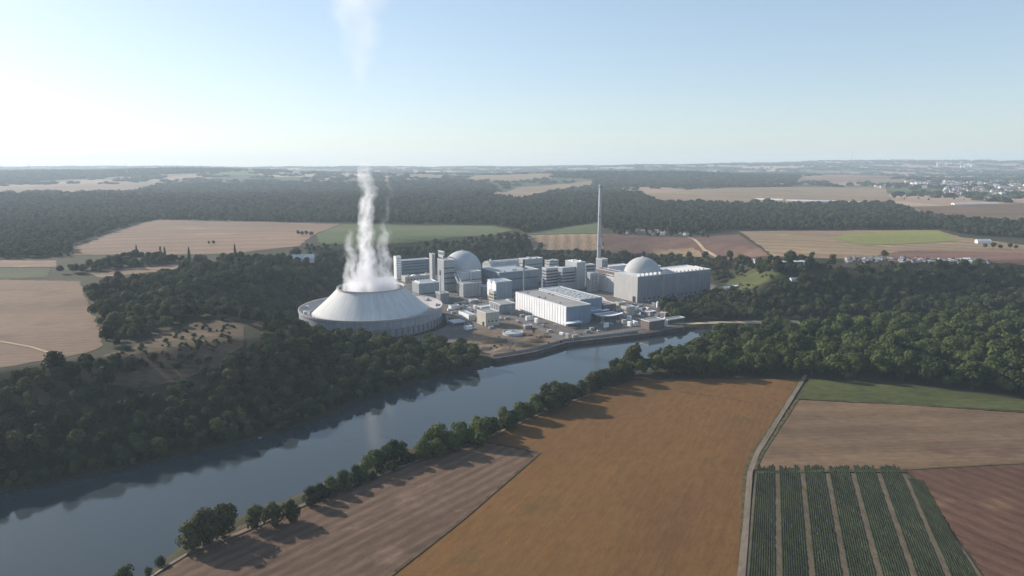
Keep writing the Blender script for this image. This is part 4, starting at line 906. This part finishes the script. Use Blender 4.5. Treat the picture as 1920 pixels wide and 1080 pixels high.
m = MB(); m.tube((0, 0, -1), (0, 0, 16), .5, 8, .35); m.build('mast', WH, e); MB().tube((0, 0, 15.5), (-11, 0, 17.5), .35, 6, .2).build('jib', WH, e); MB().box(-1, -1, 8, 1.2, 1, 10.4).build('cab', WH, e)
for k, (px_, py_) in enumerate([(1233, 577), (1240, 575), (1246, 577)]):
    x, y = P(px_, py_, 0); e = empty('silo', (x, y, 0)); tag(e, ['left', 'middle', 'right'][k]+' of three small white silos below the turbine hall', 'silo', 'white silos below the turbine hall')
    MB().lathe([(1.9, -1), (1.9, 7), (.4, 8.6), (.02, 8.7)], n=18).build('tank_wall', WH, e, True); MB().lathe([(2.15, 6.6), (2.15, 7.1), (1.95, 7.1)], n=18).build('ring', CO3, e)
for px_, py_, s, lb in [(1356, 545, 1, 'white tent shed at the foot of the green mound'), (1372, 541, .8, 'second white shed right beside the green mound')]:
    x, y, z = PT(px_, py_); e = empty('shed', (x, y, z), R(-20)); tag(e, lb, 'shed'); MB().gable(0, 0, -1, 14*s, 8*s, 4*s, 6.4*s, 'x').build('wall', WH, e); MB().box(5*s, -.1, 0, 8*s, .05, 3*s).build('door', DK, e)
# yard clutter: containers, cars, tanks
def proto_container(mt):
    e = MB(); e.box(-3, -1.2, 0, 3, 1.2, 2.6)
    for i in range(12): x = -2.9+i*.5; e.box(x, -1.28, .1, x+.22, -1.2, 2.5); e.box(x, 1.2, .1, x+.22, 1.28, 2.5)
    me = bpy.data.meshes.new('container'); me.from_pydata(e.v, [], e.f); me.materials.append(mt); return me
def proto_car(mt):
    e = empty('parked_car', (0, 0, 0)); m = MB(); m.box(-2.1, -.85, .3, 2.1, .85, .85); m.build('body', mt, e)
    m = MB(); m.add([(-1.5, -.78, .86), (1.1, -.78, .86), (1.1, .78, .86), (-1.5, .78, .86), (-1.1, -.65, 1.42), (.5, -.65, 1.42), (.5, .65, 1.42), (-1.1, .65, 1.42)], [(0,3,2,1),(4,5,6,7),(0,1,5,4),(1,2,6,5),(2,3,7,6),(3,0,4,7)]); m.build('cabin', GLS, e)
    for x in (-1.3, 1.3):
        for y in (-.88, .88): MB().tube((x, y-.1, .33), (x, y+.1, .33), .33, 10).build('wheel', DK, e)
    return e
paints = [('white', plain('white_paint', (.75, .75, .75), .35, .03)), ('dark', plain('dark_paint', (.05, .055, .07), .35, .03)), ('silver', plain('silver_paint', (.42, .43, .45), .35, .03)), ('rust red', plain('red_paint', (.28, .08, .06), .45, .05))]
rr = random.Random(9)
cars = [proto_car(p[1]) for p in paints]; placed = set()
def put_car(k, x, y, rz, label, group):
    src = cars[k]
    if k in placed:
        e = src.copy(); C.objects.link(e)
        for ch in src.children: c = ch.copy(); C.objects.link(c); c.parent = e
    else: e = src; placed.add(k)
    e.location = (x, y, .75); e.rotation_euler = (0, 0, rz); tag(e, label, 'car', group)
for i in range(22):
    t = i/21; a = Vector(W(862, 571)); c_ = Vector(W(905, 566)); p = a.lerp(c_, t); k = rr.randrange(4)
    if rr.random() < .2 and i > 5: continue
    put_car(k, p.x, p.y, TH+R(90), f'{paints[k][0]} car in the parking row in front of the left reactor', 'cars parked before the left reactor')
for i, (px_, py_) in enumerate([(1000, 594), (1012, 599), (1040, 611), (1024, 607), (1132, 601), (1140, 604), (1196, 600), (1190, 609), (1222, 585), (1210, 590), (840, 596), (1088, 628), (1122, 622)]):
    x, y = W(px_, py_); k = i % 4
    put_car(k, x, y, TH+R(90 if i < 4 else 0)+rr.uniform(-.2, .2), f'{paints[k][0]} car standing alone in the yard near the white hall', 'cars scattered over the yard')
cm = [(n_, proto_container(m_)) for n_, m_ in [('white', WH), ('grey', CO), ('brown', BR), ('beige', BG), ('blue', BL)]]
spots = [(1168,592),(1173,596),(1189,592),(1201,590),(1207,592),(1180,611),(1192,612),(1140,596),(1128,608),(1066,634),(1052,628),(968,605),(952,598),(936,600),(921,616),(898,596),(890,580),(914,574),(929,573),(856,572),(862,583),(1236,586),(1243,583),(1222,602),(1212,611),(1178,578),(1190,572),(1150,585),(1156,588),(1164,600),(1180,600),(1192,586),(1200,582),(1208,585),(1215,580),(1222,592),(1186,606),(1170,608),(1160,606),(1198,575),(1184,572),(1226,576),(1146,610),(1138,614),(905,600),(884,588),(868,580),(874,576),(880,580),(845,583),(850,588),(838,602),(842,607),(862,609),(880,612),(958,590),(990,600),(978,594),(1004,606),(1016,612),(1010,634),(1030,622),(1076,632),(1100,624),(1112,618),(1205,596),(1214,600),(1230,597),(1236,600)]
for i, (px_, py_) in enumerate(spots):
    x, y = W(px_+rr.uniform(-2, 2), py_+rr.uniform(-1, 1)); n_, me = cm[rr.choice([0, 0, 1, 2, 3, 4, 3])]; o = bpy.data.objects.new('container', me); C.objects.link(o); o.location = (x, y, .3); o.rotation_euler = (0, 0, TH+rr.choice([0, R(90)])+rr.uniform(-.1, .1)); o.scale = (1, 1, rr.choice([1, 1, 2]))
    wh = 'left of the white hall' if px_ < 960 else ('along the foot of the white hall' if px_ < 1060 else 'between white hall and turbine hall')
    tag(o, f'{n_} steel container in the yard {wh}', 'container', 'containers about the yard')

# ------------------------------------------------------------------ houses, gardens, greenhouses on the plateau
def house(name, label, px_, py_, w, d, h, wall, roof, group, cat='house', rz=None, shared=None):
    x, y, z = PT(px_, py_); e = empty(name, (x, y, z), rr.uniform(-.6, .6) if rz is None else rz); tag(e, label, cat, group)
    MB().box(0, 0, -2, w, d, h).build('wall', wall, e); m = MB(); m.gable(-.4, -.4, h+.01, w+.4, d+.4, h+.05, h+d*.35, 'x'); m.build('roof', roof, e)
    return e
def house_set(protos, n, fn, name, label, cat, group):
    for i in range(n):
        px_, py_, s = fn(i); x, y, z = PT(px_, py_); src = protos[rr.randrange(len(protos))]; e = empty(name, (x, y, z), rr.uniform(-.8, .8)); e.scale = (s, s, s)
        for nm, me in src: o = bpy.data.objects.new(nm, me); C.objects.link(o); o.parent = e
        tag(e, label(px_) if callable(label) else label, cat, group)
def hp(w, d, h, wall, roof):
    a = MB().box(0, 0, -2, w, d, h); r_ = MB().gable(-.4, -.4, h+.01, w+.4, d+.4, h+.05, h+d*.38, 'x'); out = []
    for nm, mm, mt in (('wall', a, wall), ('roof', r_, roof)):
        me = bpy.data.meshes.new(nm); me.from_pydata(mm.v, [], mm.f); me.materials.append(mt); out.append((nm, me))
    return out
CREAM = plain('cream_render', (.62, .60, .55), .85, .05); WHR = plain('white_render', (.78, .78, .76), .85, .04)
HT = [hp(5, 4, 2.6, CREAM, RFL), hp(4, 4, 2.4, BG, RF2), hp(6, 4, 2.6, CO, RF), hp(5, 3.4, 2.4, CO3, RED), hp(5, 4, 2.4, BR, RF)]
house_set(HT, 150, lambda i: ((1580+275*(i/150)+rr.uniform(-6, 6)), 483+(6*(i/150))+rr.uniform(0, 11)*(1-.45*i/150), rr.uniform(.6, 1.15)), 'garden_hut',
          lambda q: 'small pale hut crowded in the left half of the allotments' if q < 1720 else 'small pale hut crowded in the right half of the allotments', 'hut', 'huts of the allotment gardens')
VH = [hp(14, 11, 6, WHR, RED), hp(18, 12, 7, CREAM, RF), hp(12, 10, 8, WHR, RF2), hp(22, 12, 5, CREAM, RED)]
house_set(VH, 230, lambda i: (1770+rr.uniform(0, 160) if i < 180 else 1640+rr.uniform(0, 160), (341+rr.uniform(0, 25)) if i < 180 else 343+rr.uniform(0, 10), rr.uniform(.9, 1.7)), 'village_house',
          lambda q: 'pale house in the hazy village at the right edge' if q > 1780 else 'pale house in the hazy hamlet left of the village', 'house', 'houses of the hazy village')
TB = [hp(30, 16, 22, CO2, RFL), hp(50, 16, 14, CREAM, RFL), hp(22, 16, 30, CO2, RF)]
house_set(TB, 16, lambda i: ([1757, 1762, 1766, 1773, 1779, 1785, 1798, 1811, 1816, 1822, 1770, 1758, 1802, 1809, 1821, 1915][i], [310, 310.5, 309.5, 310, 309.5, 310, 309, 312, 312, 312.5, 311.5, 312, 314, 314.5, 313.5, 314][i], 1.35), 'tower_block',
          'white apartment block of the far hilltop town', 'building', 'blocks of the far hilltop town')
GH = plain('greenhouse_film', (.70, .70, .68), .5, .08, .05)
for k, (xa, ya, xb, yb) in enumerate([(1415, 374.5, 1468, 376), (1474, 377, 1518, 377.5), (1521, 378, 1566, 378.5), (1572, 380.5, 1652, 380.5), (1786, 383.5, 1870, 382.5)]):
    a = PT(xa, ya); c_ = PT(xb, yb); L = math.hypot(c_[0]-a[0], c_[1]-a[1]); e = empty('greenhouse', a, math.atan2(c_[1]-a[1], c_[0]-a[0]))
    tag(e, ['leftmost of the white tunnel greenhouses on the far field', 'second white tunnel greenhouse from the left', 'third white tunnel greenhouse from the left', 'longest white tunnel greenhouse on the far tan field', 'white tunnel greenhouse far right before the village'][k], 'greenhouse', 'white greenhouses on the far fields')
    v = []; n = 8
    for i in range(n+1): t = math.pi*i/n; v += [(0, 9*math.cos(t), 6*math.sin(t)-.5), (L, 9*math.cos(t), 6*math.sin(t)-.5)]
    mesh_obj('film_cover', v, [(2*i, 2*i+1, 2*i+3, 2*i+2) for i in range(n)]+[tuple(2*i for i in range(n+1))], GH, e); MB().box(-.2, -2, -1, -.01, 2, 3).build('door', CO, e)
house('barn', 'large white roofed barn by the wood left of the chimney', 1080, 356, 60, 24, 8, WHR, RFL, None, 'barn', 0.05)
house('barn', 'white barn on the far field left of the hamlet', 1454, 349, 50, 20, 8, WHR, RFL, None, 'barn', 0.0)
house('barn', 'white farm building beside the row of round trees', 1833, 457, 24, 10, 5, WHR, RFL, None, 'barn', -.1)
house('barn', 'pale roofed shed at the top of the green mound', 1415, 494, 24, 10, 4, CREAM, RFL, None, 'barn', .1)
house('barn', 'pale flat barn inside the hill wood by the tower', 545, 492, 34, 16, 5, CREAM, RFL, None, 'barn', .3)
house('cottage', 'small pale house in a clearing below the dark terrace', 1484, 528, 10, 6, 3, CREAM, RFL, None, 'house', .1)
house_set([hp(12,9,5,CO,RF), hp(14,10,5,CREAM,RF), hp(10,9,5,CO,RED)], 22, lambda i: ([1178, 1190, 1200, 1215, 1224, 1236, 1248, 1262, 1275, 1290, 1305, 950, 962, 975, 990][i % 15]+rr.uniform(-4, 4), (436+rr.uniform(-2, 6)) if i % 15 < 11 else 445+rr.uniform(-3, 8), .8), 'farmhouse',
          lambda q: 'grey house in the hamlet right of the chimney' if q > 1100 else 'grey house among trees above the plant', 'house', 'houses of the near hamlet')
x, y, z = PT(1457, 508); e = empty('terrace_block', (x, y, z), R(8)); tag(e, 'dark flat building with white end walls at the edge of the slope wood', 'building')
MB().box(0, 0, -3, 44, 14, 12).build('wall', CO3, e); MB().box(-.5, .2, -2, -.01, 13.8, 12.6).build('end_wall', WH, e); MB().box(.3, .3, 12.01, 43.7, 13.7, 12.4).build('roof', RFL, e); MB().box(38, -1.2, 0, 39.5, -.01, 12).build('stair', WH, e)
me = None
for i in range(9):
    for j in range(3):
        if me is None: o = MB().box(-1.3, -.12, -.8, 1.3, .04, .8).build('window', GLS, e); me = o.data
        else: o = bpy.data.objects.new('window', me); C.objects.link(o); o.parent = e
        o.location = (3+4*i, 0, 2.5+3.6*j)
# ------------------------------------------------------------------ far masts
def lattice(name, label, px_, py_, h, w, cat, arms=True):
    x, y, z = PT(px_, py_); e = empty(name, (x, y, z)); tag(e, label, cat); m = MB()
    for sx, sy in ((-1, -1), (1, -1), (1, 1), (-1, 1)): m.tube((sx*w, sy*w, -2), (sx*w*.12, sy*w*.12, h), .45, 4, .3)
    for k in range(6):
        t0, t1 = k/6, (k+1)/6; a, c_ = w*(1-t0*.88), w*(1-t1*.88)
        for sx, sy, ex, ey in ((-1,-1,1,-1),(1,-1,1,1),(1,1,-1,1),(-1,1,-1,-1)): m.tube((sx*a, sy*a, t0*h), (ex*c_, ey*c_, t1*h), .25, 3)
    m.build('lattice', STEEL, e)
    if arms:
        for z_ in (.72, .84, .95): m = MB(); m.tube((-12*(1.3-z_), 0, h*z_), (12*(1.3-z_), 0, h*z_), .4, 4); m.build('cross_arm', STEEL, e)
    else: MB().tube((0, 0, h), (0, 0, h*1.25), .5, 6).build('antenna', STEEL, e)
lattice('power_pylon', 'leftmost faint power pylon on the far left ridge', 56, 322, 75, 7, 'pylon'); lattice('power_pylon', 'middle faint power pylon on the far left ridge', 93, 321, 75, 7, 'pylon'); lattice('power_pylon', 'faint power pylon nearest the steam on the left ridge', 238, 325, 80, 7, 'pylon')
lattice('radio_mast', 'thin radio mast breaking the skyline at the right', 1597, 306, 170, 9, 'mast', False)

# ------------------------------------------------------------------ single trees and bushes
for px_, py_, s, lb in [(257, 481, .92, 'slim tall poplar standing leftmost behind the hedge strip'), (302, 487, 1.05, 'left of the paired tall poplars'), (310, 487, 1.0, 'right of the paired tall poplars'),
                        (355, 486, .95, 'single dark poplar between the pair and the wood corner'), (441, 478, .9, 'single dark poplar above the hill wood edge')]:
    x, y, z = PT(px_, py_); tree('poplar_tree', POP[int(px_) % 2], x, y, s, lb, 'poplars on the left plateau')
for i, (px_, py_, s, k, lb) in enumerate([(1847, 466, .75, 0, 'first round dark tree from the barn'), (1861, 467, .9, 0, 'second round dark tree from the barn'), (1875, 467, .7, 0, 'third round dark tree from the barn'), (1893, 467, .85, 0, 'fourth round dark tree from the barn'), (1904, 467, .75, 0, 'round dark tree farthest from the barn'),
        (1657, 483, 1.0, 1, 'single round reddish tree above the allotment gardens'), (1560, 489, .9, 1, 'reddish round tree at the left end of the allotments'), (1522, 487, .9, 0, 'round green tree behind the dark terrace'), (1508, 489, .7, 0, 'small green tree behind the dark terrace'),
        (392, 459, .6, 0, 'left tree of the little clump in the pale field'), (401, 458, .7, 0, 'right tree of the little clump in the pale field'), (559, 441, .7, 0, 'leftmost tree of the dark square copse'), (567, 442, .8, 0, 'front tree of the dark square copse'), (575, 442, .8, 0, 'middle tree of the dark square copse'), (584, 442, .75, 0, 'rightmost tree of the dark square copse'),
        (1676, 374, 1.6, 0, 'big lone tree at the corner of the far tan field'), (1074, 352, 1.3, 0, 'dark tree beside the white roofed barn'), (1014, 470, 1.1, 0, 'tall tree above the office block'), (1165, 480, .9, 1, 'reddish tree above the right dome')]):
    x, y, z = PT(px_, py_); tree('round_tree', (RUST if k else PROTO)[0 if k else i % 6], x, y, s, lb, None)
rt = random.Random(12)
for k, (x0, x1, y0, y1, n, lb, gp) in enumerate([(1150, 1330, 433, 446, 42, 'dark tree among the grey houses right of the chimney', 'trees of the near hamlet'), (930, 1000, 443, 468, 24, 'tree on the rough slope above the plant', 'trees on the slope above the plant'),
        (1350, 1500, 500, 520, 14, 'tree at the top of the green mound', 'trees above the green mound'), (0, 130, 476, 484, 14, 'tree along the far edge of the left fields', 'trees along the left fields'), (560, 640, 462, 476, 16, 'tree in the dark corner behind the cooling tower', 'trees behind the cooling tower'),
        (195, 460, 596, 612, 12, 'tree at the upper edge of the dry meadow', 'trees round the dry meadow'), (205, 430, 676, 704, 16, 'tree at the lower edge of the dry meadow', 'trees round the dry meadow'), (1760, 1925, 343, 366, 60, 'hazy tree between the houses of the far village', 'trees in the hazy village'), (1660, 1900, 366, 376, 30, 'hazy tree on the farmland below the village', 'trees below the hazy village')]):
    for i in range(n):
        px_, py_ = rt.uniform(x0, x1), rt.uniform(y0, y1); x, y, z = PT(px_, py_); tree('round_tree', (PROTO+HEDGE)[rt.randrange(10)], x, y, rt.uniform(.45, .85), lb, gp)
rb = random.Random(5)
bank = [(738,864),(752,858),(790,862),(806,852),(828,846),(848,842),(868,833),(884,829),(898,822),(912,815),(928,812),(944,800),(958,797),(972,789),(986,783),(1000,775),(1014,770),(1024,764),(1038,762),(1050,757),(1062,752),(1076,744),(1090,739),(1102,732),(1118,727),(1130,722),(1146,722),(1160,716),(1172,716),
        (820,857),(858,846),(900,832),(952,806),(996,786),(1030,774),(1054,762),(1140,714),(1156,708),(1126,730),(1088,745),(1182,708)]
ORD = 'first second third fourth fifth sixth seventh eighth ninth tenth eleventh twelfth thirteenth fourteenth fifteenth sixteenth seventeenth eighteenth nineteenth twentieth middle'.split()
for i, (px_, py_) in enumerate(bank):
    x, y = W(px_+rb.uniform(-3, 3), py_+rb.uniform(-2, 2)); s = rb.uniform(.5, .78)*(1.25 if px_ in (898, 1038, 1050, 1024, 806) else 1)
    k = sorted(bank).index((px_, py_)); o_ = ORD[k] if k < 21 else ORD[len(bank)-1-k]
    tree('bank_tree', HEDGE[rb.randrange(4)], x, y, s*1.75, f'{o_} tree from the '+('left end of the long river bank row' if k < 21 else 'right end of the long river bank row'), 'trees of the near river bank row')
for px_, py_, s, lb in [(388, 1018, .95, 'biggest round bush tree at the bottom river bank'), (360, 1030, .8, 'left neighbour of the biggest bottom bank bush'), (418, 1005, .8, 'right neighbour of the biggest bottom bank bush'), (478, 992, .6, 'low dark tree at the ploughed field corner'), (512, 985, .65, 'middle dark tree at the ploughed field corner'), (545, 978, .6, 'right dark tree at the ploughed field corner'),
                        (176, 1088, .45, 'leftmost small bush at the bottom river bank'), (233, 1082, .5, 'small round bush at the bottom left water edge'), (302, 1056, .28, 'tiny bush between water and ploughed field'), (276, 1068, .25, 'tiny low bush right of the water edge'),
                        (584, 948, .6, 'bank tree just right of the ploughed field corner trees'), (600, 936, .5, 'bush between the corner trees and the sparse bank stretch'), (642, 914, .5, 'small bank tree in the sparse stretch, left one'), (687, 890, .55, 'small bank tree in the sparse stretch, right one'), (722, 872, .6, 'bank tree touching the left end of the long row'), (620, 925, .55, 'bank bush beside the middle of the ploughed field'), (668, 900, .5, 'second bank bush beside the middle of the ploughed field'), (706, 880, .6, 'bank tree at the left end of the long row')]:
    x, y = W(px_, py_); tree('bank_tree', HEDGE[px_ % 4], x, y, s*1.7, lb, None)
for i in range(110):
    t = i/109; q = Vector(W(1180, 704)).lerp(Vector(W(960, 790)), t*2) if t < .5 else Vector(W(960, 790)).lerp(Vector(W(590, 942)), t*2-1)
    x, y = q.x+rb.uniform(-5, 3), q.y+rb.uniform(-2, 7); e = empty('bank_bush', (x, y, float(gz(x, y))-.3), rb.uniform(0, 6)); s = rb.uniform(.9, 1.8); e.scale = (s, s, s)
    for nm, me in zip(('crown', 'trunk'), BUSH[rb.randrange(3)]): o = bpy.data.objects.new(nm, me); C.objects.link(o); o.parent = e
    tag(e, 'low bush filling the gaps of the river bank tree row', 'bush', 'bushes of the river bank row')
def scatter_bushes(poly, n, smin, smax, label, group, seed):
    r_ = random.Random(seed); k = 0; xs_ = [p[0] for p in poly]; ys_ = [p[1] for p in poly]
    while k < n:
        a, c_ = r_.uniform(min(xs_), max(xs_)), r_.uniform(min(ys_), max(ys_))
        if not bool(inside(np.array([a]), np.array([c_]), poly)[0]): continue
        x, y, z = PT(a, c_); s = r_.uniform(smin, smax); k += 1
        e = empty('bush', (x, y, z-.2), r_.uniform(0, 6)); e.scale = (s, s, s)
        for nm, me in zip(('crown', 'trunk'), BUSH[r_.randrange(3)]): o = bpy.data.objects.new(nm, me); C.objects.link(o); o.parent = e
        tag(e, label, 'bush', group)
scatter_bushes([(212,668),(260,645),(330,615),(400,602),(445,615),(435,640),(395,664),(320,688),(240,698)], 105, .5, 1.15, 'low round bush dotted over the dry hill meadow', 'bushes of the dry meadow', 1)
scatter_bushes([(0,690),(120,672),(190,690),(230,705),(120,715),(0,720)], 20, .6, 1.3, 'low bush at the lower edge of the left field', 'bushes below the left field', 2)
scatter_bushes([(985,612),(1040,630),(1058,645),(1010,655),(930,668),(900,664),(880,640)], 34, .3, .8, 'small scrub bush on the bare earth by the quay', 'scrub on the bare earth', 3)
scatter_bushes([(1330,545),(1400,508),(1470,512),(1440,540),(1380,552)], 26, .6, 1.3, 'round bush on the green mound right of the turbine hall', 'bushes of the green mound', 4)
scatter_bushes([(1575,484),(1850,490),(1850,499),(1600,500)], 90, .6, 1.3, 'dark garden bush between the allotment huts', 'bushes of the allotments', 5)

# ------------------------------------------------------------------ steam
m = MB(); m.lathe([(.05, 30), (30, 30), (36.5, 42), (39, 55), (38, 90), (32, 130), (30, 190), (34, 250), (52, 300), (62, 385), (.05, 385)], n=40)
m_ = bpy.data.materials.new('steam'); m_.use_nodes = True; nt = m_.node_tree; g = NG(nt)
for q in list(nt.nodes):
    if q.type == 'BSDF_PRINCIPLED': nt.nodes.remove(q)
outn = nt.nodes['Material Output']; vol = g.n('ShaderNodeVolumePrincipled'); nt.links.new(vol.outputs[0], outn.inputs['Volume'])
tc = g.n('ShaderNodeTexCoord').outputs['Object']; s_ = g.sep(tc); X_, Y_, Z_ = s_[0], s_[1], s_[2]
zw = g.comb(0.0, 0.0, g.m('MULTIPLY', Z_, 1.0))
amp = g.ramp(Z_, ((43, 180), (8, 34)))
w1 = g.m('MULTIPLY', g.m('SUBTRACT', g.noise(g.comb(3.1, 0.0, g.m('MULTIPLY', Z_, .030)), 1.0, 3), .5), amp)
w2 = g.m('MULTIPLY', g.m('SUBTRACT', g.noise(g.comb(9.7, 4.0, g.m('MULTIPLY', Z_, .030)), 1.0, 3), .5), amp)
wx = g.m('MULTIPLY', g.m('SUBTRACT', g.noise(g.comb(X_, Y_, g.m('MULTIPLY', Z_, .55)), .055, 4, .6), .5), 17.0)
wy = g.m('MULTIPLY', g.m('SUBTRACT', g.noise(g.comb(g.m('ADD', X_, 77.0), Y_, g.m('MULTIPLY', Z_, .55)), .055, 4, .6), .5), 17.0)
xx = g.m('ADD', g.m('ADD', X_, wx), w1); yy = g.m('ADD', g.m('ADD', Y_, wy), w2)
def column(cx, cy_, r0, r1, z0, z1, dens, soft=.5, z2=None):
    """a rising column: radius r0 at z0 to r1 at z1, fading towards z1"""
    dx = g.m('SUBTRACT', xx, cx); dy = g.m('SUBTRACT', yy, cy_); r = g.m('SQRT', g.m('ADD', g.m('MULTIPLY', dx, dx), g.m('MULTIPLY', dy, dy)))
    rad = g.ramp(Z_, ((z0, z1), (r0, r1))); q = g.m('SUBTRACT', 1.0, g.m('DIVIDE', r, rad)); q = g.m('MULTIPLY', g.m('MAXIMUM', q, 0.0), 1/soft, clamp=True)
    fade = g.ramp(Z_, ((z2 or (z0+(z1-z0)*.55), z1), (1.0, 0.0)))
    return g.m('MULTIPLY', g.m('MULTIPLY', q, fade), dens)
cols = [column(-3, 0, 13, 7.8, 42, 188, .42, .75, 170), column(-22, 0, 12, 4, 40, 112, .2), column(17, -4, 12, 4, 40, 128, .22), column(-10, 8, 12, 4, 40, 100, .15), column(4, -14, 14, 4, 40, 95, .15), column(22, 4, 4, 3, 60, 188, .028, .7, 160),
        column(0, 0, 37, 30, 36, 54, .20, .25, 44)]
tot = cols[0]
for c_ in cols[1:]: tot = g.m('ADD', tot, c_)
wisp = g.noise(g.comb(xx, yy, g.m('MULTIPLY', Z_, .45)), .15, 5, .68); wisp = g.ramp(wisp, ((.43, .62), (0.04, 1.15)))
tot = g.m('MULTIPLY', tot, wisp)
# the faint veil high above
rv = g.m('SQRT', g.m('ADD', g.m('MULTIPLY', g.m('ADD', xx, 4.0), g.m('ADD', xx, 4.0)), g.m('MULTIPLY', yy, yy))); radv = g.ramp(Z_, ((255, 385), (6, 46)))
veil = g.m('MULTIPLY', g.m('MULTIPLY', g.m('MAXIMUM', g.m('SUBTRACT', 1.0, g.m('DIVIDE', rv, radv)), 0.0), g.ramp(Z_, ((258, 300), (0, 1)))), .014)
veil = g.m('MULTIPLY', veil, g.ramp(g.noise(tc, .03, 3), ((.35, .6), (.2, 1.3))))
tot = g.m('ADD', tot, veil)
nt.links.new(tot, vol.inputs['Density']); vol.inputs['Color'].default_value = (.98, .98, 1, 1); vol.inputs['Anisotropy'].default_value = .25
st = m.build('steam_plume', m_); st.location = (TC[0], TC[1], 0)
tag(st, 'white steam plume rising from the cooling tower mouth', 'steam', kind='stuff')
# ------------------------------------------------------------------ haze
hm = bpy.data.materials.new('haze_air'); hm.use_nodes = True; nt = hm.node_tree
for q in list(nt.nodes):
    if q.type == 'BSDF_PRINCIPLED': nt.nodes.remove(q)
vol = nt.nodes.new('ShaderNodeVolumePrincipled'); vol.inputs['Density'].default_value = 0.78e-4; vol.inputs['Color'].default_value = (.72, .86, 1.0, 1); vol.inputs['Anisotropy'].default_value = .15
nt.links.new(vol.outputs[0], nt.nodes['Material Output'].inputs['Volume'])
o = MB().box(-16500, -1200, -12, 16500, 15500, 402).build('haze', hm); tag(o, 'pale blue haze lying over the countryside', 'haze', kind='stuff')
